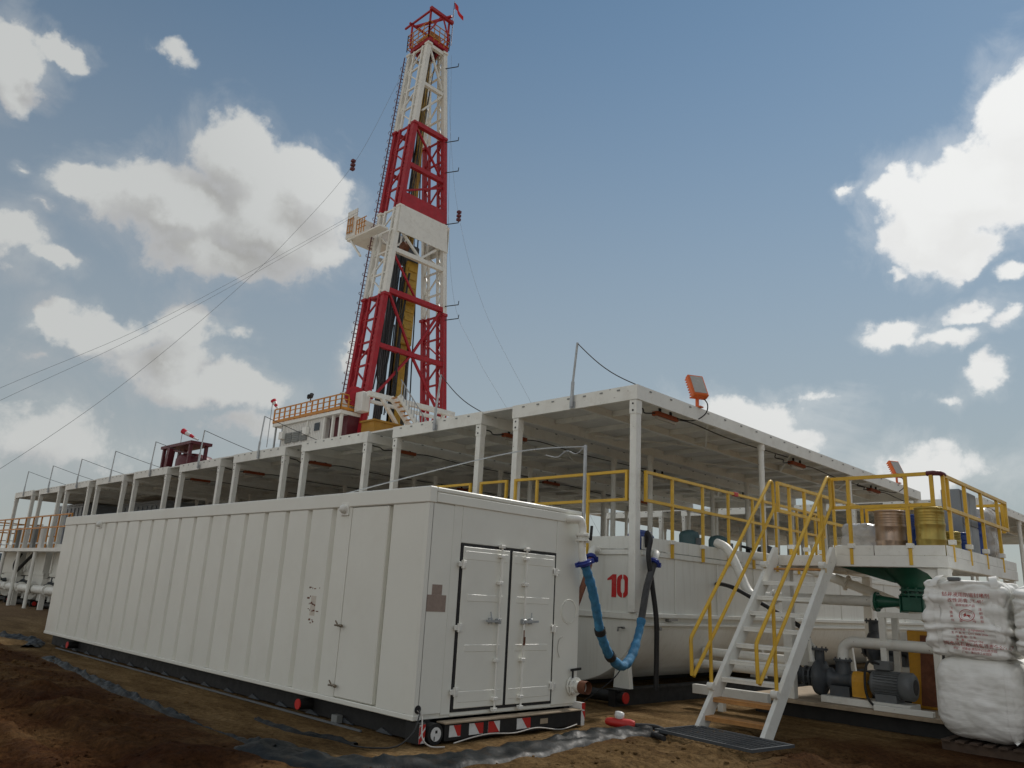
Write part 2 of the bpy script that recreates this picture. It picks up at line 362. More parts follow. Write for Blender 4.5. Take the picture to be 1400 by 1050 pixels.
# ------------------------------------------------------------------ mesh helpers
class Geo:
    def __init__(s): s.v = []; s.f = []; s.sm = []
    def add(s, vs, fs, smooth=False):
        o = len(s.v); s.v += [tuple(p) for p in vs]
        for f in fs: s.f.append(tuple(i+o for i in f)); s.sm.append(smooth)
        return s
    def box(s, x0, x1, y0, y1, z0, z1):
        v = [(x, y, z) for x in (x0, x1) for y in (y0, y1) for z in (z0, z1)]
        return s.add(v, [(0,1,3,2),(4,6,7,5),(0,4,5,1),(2,3,7,6),(0,2,6,4),(1,5,7,3)])
    def cbox(s, x0, x1, y0, y1, z0, z1, c):
        """box with chamfered edges"""
        bm = bmesh.new(); g = Geo().box(x0, x1, y0, y1, z0, z1)
        vs = [bm.verts.new(p) for p in g.v]
        for f in g.f: bm.faces.new([vs[i] for i in f])
        bm.normal_update()
        bmesh.ops.bevel(bm, geom=bm.edges[:], offset=c, segments=1, affect='EDGES', profile=0.5)
        bm.verts.index_update()
        s.add([p.co[:] for p in bm.verts], [[q.index for q in f.verts] for f in bm.faces]); bm.free(); return s
    def bar(s, p, q, w, h=None, up=(0, 0, 1)):
        h = h or w; p, q = Vector(p), Vector(q); d = (q-p).normalized(); up = Vector(up)
        if abs(d.dot(up)) > 0.98: up = Vector((1, 0, 0))
        a = d.cross(up).normalized()*(w/2); b = a.cross(d).normalized()*(h/2)
        v = [p-a-b, p+a-b, p+a+b, p-a+b, q-a-b, q+a-b, q+a+b, q-a+b]
        return s.add(v, [(3,2,1,0),(4,5,6,7),(0,1,5,4),(1,2,6,5),(2,3,7,6),(3,0,4,7)])
    def cyl(s, p, q, r0, r1=None, n=12, caps=True):
        r1 = r0 if r1 is None else r1
        p, q = Vector(p), Vector(q); d = (q-p).normalized()
        u = d.orthogonal().normalized(); w = d.cross(u)
        ang = [2*math.pi*i/n for i in range(n)]
        v = [p+(u*math.cos(a)+w*math.sin(a))*r0 for a in ang]+[q+(u*math.cos(a)+w*math.sin(a))*r1 for a in ang]
        s.add(v, [(i, (i+1) % n, n+(i+1) % n, n+i) for i in range(n)], True)
        if caps: s.add(v, [tuple(reversed(range(n))), tuple(range(n, 2*n))])
        return s
    def tube(s, pts, r, n=8, caps=True, rfun=None):
        pts = [Vector(p) for p in pts]; rings = []; u = None
        for i, p in enumerate(pts):
            t = (pts[min(i+1, len(pts)-1)]-pts[max(i-1, 0)]).normalized()
            u = t.orthogonal().normalized() if u is None else (u-t*u.dot(t)).normalized()
            w = t.cross(u); rr = rfun(i) if rfun else r
            rings.append([p+(u*math.cos(2*math.pi*k/n)+w*math.sin(2*math.pi*k/n))*rr for k in range(n)])
        v = [q for g in rings for q in g]; m = len(pts)
        s.add(v, [(i*n+k, i*n+(k+1) % n, (i+1)*n+(k+1) % n, (i+1)*n+k) for i in range(m-1) for k in range(n)], True)
        if caps: s.add(v, [tuple(reversed(range(n))), tuple(range((m-1)*n, m*n))])
        return s
    def lathe(s, prof, c, axis=(0, 0, 1), n=20):
        """prof: list of (radius, height along axis)"""
        c = Vector(c); d = Vector(axis).normalized(); u = d.orthogonal().normalized(); w = d.cross(u)
        v = []
        for r, h in prof:
            for k in range(n):
                a = 2*math.pi*k/n; v.append(c+d*h+(u*math.cos(a)+w*math.sin(a))*r)
        m = len(prof)
        s.add(v, [(i*n+k, i*n+(k+1) % n, (i+1)*n+(k+1) % n, (i+1)*n+k) for i in range(m-1) for k in range(n)], True)
        s.add(v, [tuple(reversed(range(n))), tuple(range((m-1)*n, m*n))]); return s
    def prism(s, poly, ax, a, b):
        """polygon in the two other axes, extruded along axis ax from a to b"""
        def P(u, w, t): return ((t, u, w), (u, t, w), (u, w, t))[ax]
        n = len(poly)
        v = [P(u, w, a) for u, w in poly]+[P(u, w, b) for u, w in poly]
        return s.add(v, [tuple(range(n)), tuple(reversed(range(n, 2*n)))]+[(i, n+i, n+(i+1) % n, (i+1) % n) for i in range(n)])
    def torus(s, c, axis, r, t, n=20, k=6):
        c = Vector(c); d = Vector(axis).normalized(); u = d.orthogonal().normalized(); w = d.cross(u)
        return s.ring([c+(u*math.cos(2*math.pi*i/n)+w*math.sin(2*math.pi*i/n))*r for i in range(n)], c, d, t, k)
    def ring(s, pts, c, d, t, k):
        n = len(pts); v = []
        for p in pts:
            o = (p-c).normalized()
            for j in range(k):
                a = 2*math.pi*j/k; v.append(p+(o*math.cos(a)+d*math.sin(a))*t)
        return s.add(v, [(i*k+j, i*k+(j+1) % k, ((i+1) % n)*k+(j+1) % k, ((i+1) % n)*k+j) for i in range(n) for j in range(k)], True)
    def flange(s, c, axis, r, t=0.025, n=18, bolts=8):
        c = Vector(c); d = Vector(axis).normalized(); u = d.orthogonal().normalized(); w = d.cross(u)
        s.cyl(c-d*t/2, c+d*t/2, r, n=n)
        for i in range(bolts):
            a = 2*math.pi*i/bolts; p = c+(u*math.cos(a)+w*math.sin(a))*r*0.82
            s.cyl(p-d*t*1.3, p+d*t*1.3, r*0.085, n=6)
        return s

ROOT = {}
def root_of(o):
    while o.parent: o = o.parent
    return o
def build(g, name, material, parent=None, smooth=None):
    off = ROOT.get(root_of(parent).name, Vector((0, 0, 0))) if parent else Vector((0, 0, 0))
    me = bpy.data.meshes.new(name)
    me.from_pydata([tuple(Vector(p)-off) for p in g.v], [], g.f)
    me.materials.append(M[material] if isinstance(material, str) else material)
    me.validate(clean_customdata=False)
    if len(me.polygons) == len(g.sm): me.polygons.foreach_set('use_smooth', g.sm)
    bm = bmesh.new(); bm.from_mesh(me); bmesh.ops.recalc_face_normals(bm, faces=bm.faces[:]); bm.to_mesh(me); bm.free()
    me.update()
    o = bpy.data.objects.new(name, me); C.objects.link(o)
    if parent: o.parent = parent
    return o
def share(src, parent, loc=(0, 0, 0), name=None):
    """another piece with the same mesh, moved by loc inside the same thing"""
    o = src.copy(); C.objects.link(o); o.parent = parent; o.location = Vector(loc); return o
def tag(o, label, cat, group=None):
    o['label'] = label; o['category'] = cat
    if group: o['group'] = group
    return o
def thing(name, loc, label, cat, group=None):
    o = bpy.data.objects.new(name, None); o.empty_display_size = 0.3; C.objects.link(o)
    o.location = loc; ROOT[o.name] = Vector(loc)
    return tag(o, label, cat, group)
def solo(g, name, material, label, cat, loc, group=None):
    """a thing that is one mesh, origin at loc"""
    o = build(g, name, material); off = Vector(loc)
    for v in o.data.vertices: v.co -= off
    o.location = off
    return tag(o, label, cat, group)
def copy_tree(o, loc, label=None, group=None):
    c = o.copy(); C.objects.link(c); c.location = loc
    if label: c['label'] = label
    if group: c['group'] = group
    for ch in o.children:
        k = ch.copy(); C.objects.link(k); k.parent = c
        for g in ch.children:
            j = g.copy(); C.objects.link(j); j.parent = k
    return c
def struct(o): o['kind'] = 'structure'; return o
def spline(pts, n=8):
    pts = [Vector(p) for p in pts]; out = []
    for i in range(len(pts)-1):
        p0, p1, p2, p3 = pts[max(i-1, 0)], pts[i], pts[i+1], pts[min(i+2, len(pts)-1)]
        for k in range(n):
            t = k/n
            out.append(0.5*((2*p1)+(p2-p0)*t+(2*p0-5*p1+4*p2-p3)*t*t+(3*p1-p0-3*p2+p3)*t**3))
    return out+[pts[-1]]

# ------------------------------------------------------------------ ground
def sstep(a, b, t):
    t = min(1.0, max(0.0, (t-a)/(b-a))); return t*t*(3-2*t)
LINER = [(-12.6, -0.75), (-10.0, -0.72), (-7.6, -0.95), (-5.2, -1.18), (-3.1, -1.32), (-1.7, -1.36), (-0.45, -1.36), (0.3, -1.12), (0.66, -0.45),
         (0.82, 0.1), (0.72, 0.95), (0.62, 1.9), (0.45, 2.7), (0.75, 3.1)]
def liner_side(x, y):
    """metres the point lies on the camera's side of the liner"""
    best = 1e9; sgn = 1
    for (ax, ay), (bx, by) in zip(LINER[:-1], LINER[1:]):
        dx, dy = bx-ax, by-ay; L2 = dx*dx+dy*dy
        t = min(1, max(0, ((x-ax)*dx+(y-ay)*dy)/L2))
        px, py = ax+t*dx-x, ay+t*dy-y; d = math.hypot(px, py)
        if d < best:
            best = d; sgn = 1 if (dx*(y-ay)-dy*(x-ax)) < 0 else -1
    return best*sgn
def gz(x, y):
    if not (-30 < x < 12 and -12 < y < 12): 
        return 0.05*noise.noise((x*0.07, y*0.07, 3.1)) if (x < -60 or y < -14) else 0.0
    d = liner_side(x, y) if (x > -16 and y < 5) else -1
    front = sstep(0.0, 0.9, d)
    z = 0.012*noise.noise((x*1.3, y*1.3, 0.0))+0.010*noise.noise((x*5, y*5, 1.0))
    clod = noise.fractal((x*1.6, y*1.6, 5.0), 0.9, 2.1, 6)
    z += front*(0.075*clod+0.05*abs(noise.noise((x*4.5, y*4.5, 9.0)))+0.06*noise.noise((x*0.5, y*0.5, 2.0)))
    # bank of loose soil along the outside of the liner, low toward the camera
    bank = math.exp(-((d-0.95)/0.55)**2) if d > -0.2 else 0.0
    z += bank*(0.06+0.07*noise.fractal((x*2.1, y*2.1, 7.7), 0.8, 2.2, 5))*sstep(0.6, -1.5, x)
    # tyre tread prints crossing the loose soil
    for off in (1.62, 2.30, 3.2):
        w = d-off-0.12*math.sin(x*0.6)
        if abs(w) < 0.26:
            s = sstep(0.26, 0.19, abs(w))
            z = z*(1-0.6*s)+s*(-0.035+0.020*math.sin((x*1.6+abs(w)*2.2)*2*math.pi/0.24))
    return z
def axis_steps(breaks):
    out = []
    for a, b, st in breaks:
        n = max(1, round((b-a)/st)); out += [a+(b-a)*i/n for i in range(n)]
    return out+[breaks[-1][1]]
gx = axis_steps([(-1500, -200, 200), (-200, -60, 20), (-60, -18, 1.5), (-18, -6, 0.10), (-6, 5.5, 0.055), (5.5, 12, 0.8), (12, 60, 8), (60, 200, 35), (200, 1500, 260)])
gy = axis_steps([(-1500, -200, 260), (-200, -40, 32), (-40, -9, 4), (-9, -6, 0.3), (-6, 4.5, 0.055), (4.5, 12, 0.5), (12, 60, 4), (60, 200, 28), (200, 1500, 200)])
gg = Geo(); nx, ny = len(gx), len(gy)
gv = [(x, y, gz(x, y)) for x in gx for y in gy]
gg.add(gv, [(i*ny+j, (i+1)*ny+j, (i+1)*ny+j+1, i*ny+j+1) for i in range(nx-1) for j in range(ny-1)], True)
gob = struct(build(gg, 'ground', 'earth'))
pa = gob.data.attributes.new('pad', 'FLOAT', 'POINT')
def pad_and_shade(x, y):
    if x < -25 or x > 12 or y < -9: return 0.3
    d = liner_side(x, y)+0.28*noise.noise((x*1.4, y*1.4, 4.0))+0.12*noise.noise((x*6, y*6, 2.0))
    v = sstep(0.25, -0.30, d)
    return max(v, 0.9*sstep(-0.1, 0.5, x-0.7)*sstep(-1.0, 0.4, y)*sstep(3.0, 2.1, x+(y-3.2)*0.5+0.3*noise.noise((x*2, y*2, 1.0)))) if x > 0 else v  # dark soil right of the stairs is the platform's shadow put into the mask
pa.data.foreach_set('value', [pad_and_shade(x, y) for x, y, z in gv])

# loose clods and pebbles
ico_v = []; ico_f = []
_b = bmesh.new(); bmesh.ops.create_icosphere(_b, subdivisions=1, radius=1.0)
ico_v = [v.co.copy() for v in _b.verts]; _b.verts.index_update(); ico_f = [[v.index for v in f.verts] for f in _b.faces]; _b.free()
cg = Geo(); rnd = random.Random(3)
tries = 0; made = 0
while made < 3600 and tries < 20000:
    tries += 1
    x = rnd.uniform(-12, 5.0); y = rnd.uniform(-5.6, 4.2)
    if -13.2 < x < 0.2 and -0.1 < y < 2.9: continue
    d = liner_side(x, y)
    if d < 0.15 and rnd.random() > 0.10: continue
    s = 0.006+0.022*rnd.random()**3.5
    if x < -6: s *= 1.5
    z = gz(x, y)
    sx, sy, sz = s*rnd.uniform(0.7, 1.5), s*rnd.uniform(0.7, 1.5), s*rnd.uniform(0.5, 0.9)
    cg.add([(x+v.x*sx*rnd.uniform(0.75, 1.2), y+v.y*sy*rnd.uniform(0.75, 1.2), z+sz*0.3+v.z*sz*rnd.uniform(0.75, 1.2)) for v in ico_v], ico_f)
    made += 1
o = build(cg, 'soil_clods', 'earth')
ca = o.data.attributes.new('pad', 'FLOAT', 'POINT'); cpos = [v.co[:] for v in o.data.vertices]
ca.data.foreach_set('value', [v for i in range(0, len(cpos), 12) for v in [pad_and_shade(cpos[i][0], cpos[i][1])]*12][:len(cpos)])
o['kind'] = 'stuff'; o['label'] = 'loose clods and pebbles of brown soil strewn over the ground'; o['category'] = 'soil'

# black plastic liner, rumpled, laid along the pad's edge
def liner_strip(name, path, width, label, seed, rise=0.06):
    pts = spline([(x, y, 0) for x, y in path], 14); g = Geo(); K = 12; v = []
    # resample densely
    dense = []
    for a, b in zip(pts[:-1], pts[1:]):
        n = max(1, int((b-a).length/0.045))
        dense += [a.lerp(b, k/n) for k in range(n)]
    dense.append(pts[-1])
    L = 0.0
    for i, p in enumerate(dense):
        t = (dense[min(i+1, len(dense)-1)]-dense[max(i-1, 0)]).normalized(); nrm = Vector((-t.y, t.x, 0))
        if i: L += (p-dense[i-1]).length
        wv = width*(0.75+0.45*noise.noise((L*0.9, seed, 0.0))+0.25*noise.noise((L*3.1, seed, 4.0)))
        cut = 0.02+0.98*sstep(-0.25, 0.05, noise.noise((L*0.35, seed, 9.0))+0.28)
        for k in range(K+1):
            s = k/K-0.5
            x, y = p.x+nrm.x*wv*s*cut, p.y+nrm.y*wv*s*cut
            fold = 0.5+0.5*math.sin(L*9+s*7+3*noise.noise((L*1.2, s*2, seed)))
            h = rise*(1-(2*s)**2)*(0.35+0.65*fold)*(0.5+1.3*abs(noise.noise((L*2.2, s*3, seed+2))))+0.05*max(0.0, noise.noise((L*6.5+s*4, s*1.5, seed+5)))*(1-abs(2*s))
            edge = 0.012 if 0 < k < K else -0.02
            v.append((x, y, gz(x, y)+h*cut+edge+0.02*noise.noise((x*9, y*9, seed))*(0 < k < K)))
    m = len(dense)
    g.add(v, [(i*(K+1)+k, i*(K+1)+k+1, (i+1)*(K+1)+k+1, (i+1)*(K+1)+k) for i in range(m-1) for k in range(K)], True)
    solo(g, name, 'liner', label, 'plastic sheet', (path[0][0], path[0][1], 0), 'black plastic liner sheets')
liner_strip('plastic_sheet', LINER[1:7], 0.26, 'rumpled black plastic sheet half buried along the soil bank left of the container corner', 1.7)
liner_strip('plastic_sheet', [(-0.75, -1.42), (0.25, -1.22), (0.70, -0.45), (0.86, 0.15), (0.80, 1.0), (0.72, 1.9), (0.62, 2.75), (0.9, 3.2)], 0.62, 'wide black plastic sheet in the foreground around the container doors', 5.3, 0.08)
liner_strip('plastic_sheet', [(-20.0, -0.3), (-16.5, -0.2), (-14.0, 0.1), (-12.2, -0.45)], 0.5, 'black plastic sheet on the ground beyond the far end of the container', 8.1, 0.08)
liner_strip('plastic_sheet', [(-2.2, -0.62), (-1.3, -0.66), (-0.75, -0.52), (-0.3, -0.5)], 0.10, 'short torn strip of black plastic in front of the container', 11.9, 0.03)

# ------------------------------------------------------------------ white container
CL, CW, CZ0, CZ1 = 13.02, 2.77, 0.25, 2.80
con = thing('container', (0, 0, 0), 'long white steel container with ribbed side and double doors at its end', 'container')
build(Geo().box(-CL, -0.02, 0.066, CW-0.03, CZ0, CZ1-0.03), 'body', 'white_paint', con)
grooves = [0.0, -0.73]+[-1.95-0.603*k for k in range(18)]+[-CL]
ribw = 0.075
build(Geo().cbox(-1.55+0.004, -0.73-ribw/2, -0.003, 0.07, CZ0+0.06, 2.60, 0.012), 'side_door', 'white_paint', con)
for a, b in zip(grooves[:-1], grooves[1:]):
    x1 = a-(ribw/2 if a < 0 else 0.0); x0 = b+(ribw/2 if b > -CL else 0.0)
    if abs(a+0.73) < 1e-6: x1 = -1.55-0.004
    sl = 0.034
    r_in = 0.0 if a > -0.001 or abs(x1+1.554) < 1e-3 else sl
    build(Geo().prism([(x0, 0.067), (x0+0.010, 0.0), (x1-r_in, 0.0), (x1, 0.067)], 2, CZ0+0.055, 2.605), 'wall_panel', 'white_paint', con)
build(Geo().cbox(-CL-0.01, 0.012, -0.016, 0.10, 2.608, CZ1, 0.012), 'top_rail', 'white_paint', con)
build(Geo().cbox(-CL-0.01, 0.010, -0.012, 0.10, CZ0-0.005, CZ0+0.052, 0.008), 'bottom_rail', 'white_paint', con)
build(Geo().cbox(-CL, 0.011, 0.102, CW+0.01, 2.74, CZ1-0.002, 0.012), 'roof', 'white_paint', con)
build(Geo().box(-0.06, 0.003, -0.0035, 0.058, CZ0+0.053, 2.606), 'corner_angle', 'white_paint', con)
# end wall pieces
build(Geo().box(-0.02, 0.0, 0.0585, 0.385, CZ0+0.055, 2.605), 'corner_post', 'white_paint', con)
build(Geo().cbox(-0.02, -0.004, 0.39, 0.53, CZ0+0.03, 2.738, 0.003), 'end_panel', 'white_paint', con)
build(Geo().cbox(-0.02, -0.004, 0.533, 2.26, 2.19, 2.738, 0.003), 'end_panel', 'white_paint', con)
build(Geo().cbox(-0.02, -0.004, 0.533, 2.26, CZ0+0.01, 0.30, 0.003), 'end_panel', 'white_paint', con)
build(Geo().cbox(-0.02, 0.0, 2.263, CW, CZ0+0.03, 2.738, 0.004), 'corner_post', 'white_paint', con)
build(Geo().cbox(-0.015, 0.012, 0.103, CW+0.012, 2.62, 2.737, 0.008), 'end_rail', 'white_paint', con)
# double doors with black gaskets
gk = Geo().box(-0.02, 0.004, 0.536, 2.255, 0.302, 2.185)
build(gk, 'door_gasket', 'rubber', con)
def door(y0, y1, hinge_y, rod_y, hand):
    d = build(Geo().cbox(0.0, 0.016, y0, y1, 0.335, 2.15, 0.006), 'door', 'white_paint', con)
    for z0, z1 in ((0.95, 1.03), (1.52, 1.60)):
        build(Geo().cbox(0.010, 0.0205, y0+0.10, y1-0.10, z0, z1, 0.0045), 'pressed_rib', 'white_paint', d)
    for z0, z1 in ((0.40, 0.52), (2.00, 2.10)):
        build(Geo().cbox(0.010, 0.0195, y0+0.03, y1-0.03, z0, z1, 0.004), 'door_band', 'white_paint', d)
    build(Geo().cyl((0.055, rod_y, 0.27), (0.055, rod_y, 2.21), 0.0135, n=10), 'lock_rod', 'white_steel', d)
    for z in (0.30, 0.42, 0.85, 1.75, 2.07, 2.19): build(Geo().cbox(0.018, 0.075, rod_y-0.035, rod_y+0.035, z-0.02, z+0.02, 0.004), 'rod_bracket', 'white_steel', d)
    g = Geo().bar((0.072, rod_y, 1.30), (0.078, rod_y+hand*0.24, 1.305), 0.014, 0.026)
    g.cbox(0.018, 0.072, rod_y-0.03, rod_y+0.03, 1.27, 1.33, 0.006)
    g.cbox(0.017, 0.060, rod_y+hand*0.13-0.022, rod_y+hand*0.13+0.022, 1.27, 1.34, 0.006)
    g.bar((0.06, rod_y+hand*0.13, 1.34), (0.05, rod_y+hand*0.14, 1.41), 0.010)
    build(g, 'door_handle', 'galvanised', d)
    for z in (0.52, 1.22, 1.94):
        g = Geo().cbox(-0.003, 0.034, min(hinge_y, hinge_y+hand*-0.06), max(hinge_y, hinge_y+hand*-0.06), z-0.045, z+0.045, 0.004)
        g.cyl((0.034, hinge_y, z-0.05), (0.034, hinge_y, z+0.05), 0.014, n=8)
        g.cbox(0.017, 0.036, min(hinge_y, hinge_y+hand*0.0)-0.06, max(hinge_y, hinge_y)+0.06, z-0.028, z+0.028, 0.003)
        build(g, 'hinge', 'white_steel', d)
door(0.57, 1.362, 0.55, 1.18, -1)
door(1.41, 2.225, 2.245, 1.63, 1)
build(Geo().box(0.081, 0.088, 1.60, 1.635, 1.02, 1.12).box(0.07, 0.081, 1.612, 1.622, 1.10, 1.20), 'seal_tag', 'rust', con)
build(Geo().box(0.0005, 0.003, 0.13, 0.28, 1.575, 1.69).box(0.0005, 0.003, 0.064, 0.35, 1.39, 1.5745), 'placard', 'placard', con)
# shallow round inspection cover
g = Geo().torus((0.002, 2.55, 1.44), (1, 0, 0), 0.155, 0.006, 28, 6); g.cyl((0.0, 2.55, 1.44), (0.006, 2.55, 1.44), 0.14, n=28)
build(g, 'inspection_cover', 'white_paint', con)
build(Geo().tube(spline([(0.012, 2.38, 0.86), (0.014, 2.34, 0.95), (0.014, 2.36, 1.08), (0.013, 2.43, 1.12)], 5), 0.005, 6), 'wire_loop', 'cable_grey', con)
# riser pipe with butterfly valve
g = Geo().tube(spline([(-0.01, 2.47, 2.66), (0.10, 2.48, 2.665), (0.16, 2.56, 2.655), (0.165, 2.60, 2.56)], 6), 0.052, 14)
g.cyl((0.165, 2.60, 2.57), (0.165, 2.60, 2.46), 0.052, n=14)
g.tube(spline([(0.165, 2.60, 2.38), (0.165, 2.60, 2.24), (0.175, 2.61, 2.14), (0.19, 2.62, 2.08)], 5), 0.052, 14)
build(g, 'riser_pipe', 'white_steel', con)
v = build(Geo().flange((0.165, 2.60, 2.455), (0, 0, 1), 0.095).flange((0.165, 2.60, 2.385), (0, 0, 1), 0.095).cyl((0.165, 2.60, 2.44), (0.165, 2.60, 2.40), 0.07, n=14), 'valve', 'white_steel', con)
build(Geo().cyl((0.165, 2.66, 2.42), (0.165, 2.78, 2.42), 0.014, n=8).bar((0.165, 2.78, 2.40), (0.165, 2.80, 2.60), 0.02, 0.035), 'valve_lever', 'rubber', v)
# drain outlets near the floor
g = Geo().flange((0.03, 2.66, 0.50), (1, 0, 0), 0.125).flange((0.075, 2.66, 0.50), (1, 0, 0), 0.115).cyl((0, 2.66, 0.50), (0.20, 2.66, 0.50), 0.068, n=18, caps=False)
build(g, 'outlet_valve', 'white_steel', con)
build(Geo().cyl((0.16, 2.66, 0.50), (0.28, 2.66, 0.50), 0.082, n=18, caps=False).cyl((0.18, 2.66, 0.50), (0.181, 2.66, 0.50), 0.08, n=18), 'outlet_coupling', 'rust', con)
build(Geo().cyl((0.05, 2.62, 0.60), (0.05, 2.62, 0.70), 0.014, n=8).bar((0.05, 2.58, 0.70), (0.07, 2.76, 0.715), 0.02, 0.03), 'outlet_lever', 'black_paint', con)
build(Geo().cyl((-0.25, 2.76, 0.86), (-0.25, 2.92, 0.86), 0.055, n=14).flange((-0.25, 2.90, 0.86), (0, 1, 0), 0.085), 'side_outlet', 'white_steel', con)
# ventilators, drain cocks and patches on the long side
for vx in (-10.72, -1.70):
    g = Geo().cbox(vx-0.085, vx+0.085, -0.02, 0.0, 2.50, 2.67, 0.005)
    g.lathe([(0.055, 0), (0.055, 0.04), (0.04, 0.065), (0.015, 0.078)], (vx, -0.015, 2.585), (0, -1, 0), 16)
    build(g, 'ventilator', 'white_steel', con)
for cz in (1.14, 0.44):
    g = Geo().cyl((-1.545, -0.01, cz), (-1.545, -0.05, cz), 0.014, n=8).cyl((-1.61, -0.045, cz), (-1.48, -0.045, cz+0.005), 0.012, n=8)
    g.bar((-1.55, -0.05, cz+0.015), (-1.59, -0.055, cz+0.055), 0.009, 0.015).cyl((-1.49, -0.045, cz), (-1.455, -0.045, cz), 0.019, n=8)
    build(g, 'door_latch', 'brass', con)
g = Geo(); rr = random.Random(5)
for i in range(26):
    x, z = -2.23+rr.uniform(-0.13, 0.13), 1.37+rr.choice((-0.23, -0.21, 0.19, 0.21, 0.0, -0.08, 0.08))+rr.uniform(-0.02, 0.02)
    w, h = rr.uniform(0.004, 0.03), rr.uniform(0.003, 0.012)
    g.box(x-w, x+w, -0.0015, 0.002, z-h, z+h)
build(g, 'paint_scar', 'rust', con)
build(Geo().box(-2.29, -2.17, -0.0012, 0.002, 1.22, 1.47), 'faded_patch', 'pale_patch', con)
# rust weeping at the foot of some grooves
for gx_, h_ in ((-0.73, 0.05), (-3.156, 0.09), (-4.97, 0.06), (-5.57, 0.11), (-6.774, 0.05)):
    build(Geo().prism([(gx_-0.022, CZ0+0.058), (gx_+0.020, CZ0+0.058), (gx_+0.006, CZ0+0.058+h_), (gx_-0.010, CZ0+0.058+h_*0.8)], 1, 0.062, 0.0655), 'rust_stain', 'rust', con)
# cable gland in the corner
build(Geo().cyl((-0.005, 0.055, 0.36), (0.006, 0.055, 0.36), 0.045, n=16), 'cable_hole', 'rubber', con)
# skid under the container
build(Geo().box(-CL+0.1, -0.02, 0.16, 0.26, 0.02, CZ0-0.006).box(-CL+0.1, -0.02, CW-0.22, CW-0.12, 0.02, CZ0-0.006), 'skid_beam', 'black_paint', con)
g = Geo()
for k in range(17): g.box(-CL+0.3+k*0.76, -CL+0.42+k*0.76, 0.27, CW-0.23, 0.03, CZ0-0.008)
build(g, 'cross_member', 'black_paint', con)
first = None
for k in range(16):
    x = -0.62-k*0.76
    if first is None:
        first = build(Geo().prism([(x-0.20, 0.015), (x+0.10, 0.015), (x+0.02, 0.04), (x-0.10, 0.07)], 1, 0.135, 0.155), 'gusset', 'pump_dark', con)
    else: share(first, con, (-k*0.76, 0, 0))
for x in (-2.26, -11.25):
    t = build(Geo().cyl((x, -0.03, 0.135), (x, 0.16, 0.135), 0.068, n=18), 'lifting_tube', 'black_paint', con)
    build(Geo().cyl((x, -0.045, 0.135), (x, -0.031, 0.135), 0.064, n=18), 'tube_cap', 'bright_red', t)
build(Geo().box(-12.0, -0.9, -0.02, 0.0, 0.005, 0.028), 'skid_runner', 'motor_grey', con)
build(Geo().box(-1.60, -1.48, 0.04, 0.12, 0.01, 0.10), 'packing_block', 'louvre_grey', con)
# end beam with reflective striping
build(Geo().cbox(-0.02, 0.13, 0.36, CW-0.02, 0.03, 0.205, 0.006), 'end_beam', 'black_paint', con)
build(Geo().cbox(0.0, 0.155, 0.34, CW-0.06, 0.208, 0.226, 0.004), 'step_plate', 'dusty_plate', con)
t = build(Geo().cyl((-0.25, 0.235, 0.115), (0.12, 0.235, 0.115), 0.11, n=22), 'pull_tube', 'black_paint', con)
build(Geo().cyl((0.121, 0.235, 0.115), (0.128, 0.235, 0.115), 0.072, n=22), 'tube_cap', 'white_tape', t)
build(Geo().box(0.1285, 0.131, 0.222, 0.252, 0.125, 0.155).box(0.1285, 0.131, 0.205, 0.218, 0.055, 0.095), 'cap_mark', 'black_paint', t)
def stripe(y, w, z0, z1, x, flip):
    b = build(Geo().box(x, x+0.003, y, y+w, z0, z1), 'reflector', 'white_tape', con)
    a = 0.55*w
    poly = [(y+(0.25*w if flip else 0.35*w), z1), (y+w, z1), (y+w, z0+0.005), (y+(0.8*w if flip else 0.75*w), z0+0.005)] if not flip else [(y, z1), (y+0.45*w, z1), (y+0.95*w, z0), (y, z0)]
    build(Geo().prism(poly, 0, x+0.0032, x+0.005), 'red_stripe', 'bright_red', b)
for y, w, fl in ((0.42, 0.17, False), (0.72, 0.22, False), (1.02, 0.19, True), (1.50, 0.24, False)): stripe(y, w, 0.07, 0.19, 0.131, fl)
build(Geo().box(0.131, 0.134, 1.92, 2.06, 0.10, 0.16), 'nameplate', 'dusty_plate', con)
build(Geo().cbox(-0.1, 0.14, CW-0.055, CW+0.01, 0.02, 0.30, 0.005), 'corner_block', 'white_tape', con)
build(Geo().prism([(CW-0.055, 0.30), (CW+0.012, 0.30), (CW+0.012, 0.21), (CW-0.055, 0.23)], 0, 0.141, 0.144).prism([(CW-0.045, 0.20), (CW+0.012, 0.20), (CW+0.012, 0.10)], 0, 0.141, 0.144), 'red_stripe', 'bright_red', con)
cbk = build(Geo().cbox(-0.14, 0.085, 0.02, 0.118, 0.02, 0.235, 0.006), 'corner_block', 'black_paint', con)
build(Geo().box(0.0855, 0.088, 0.03, 0.112, 0.03, 0.22), 'reflector', 'white_tape', cbk)
build(Geo().prism([(0.03, 0.10), (0.112, 0.20), (0.112, 0.22), (0.06, 0.22), (0.03, 0.19)], 0, 0.0885, 0.0905), 'red_stripe', 'bright_red', cbk)
build(Geo().prism([(0.03, 0.03), (0.045, 0.03), (0.112, 0.10), (0.112, 0.17), (0.03, 0.075)], 0, 0.0885, 0.0905), 'red_stripe', 'bright_red', cbk)
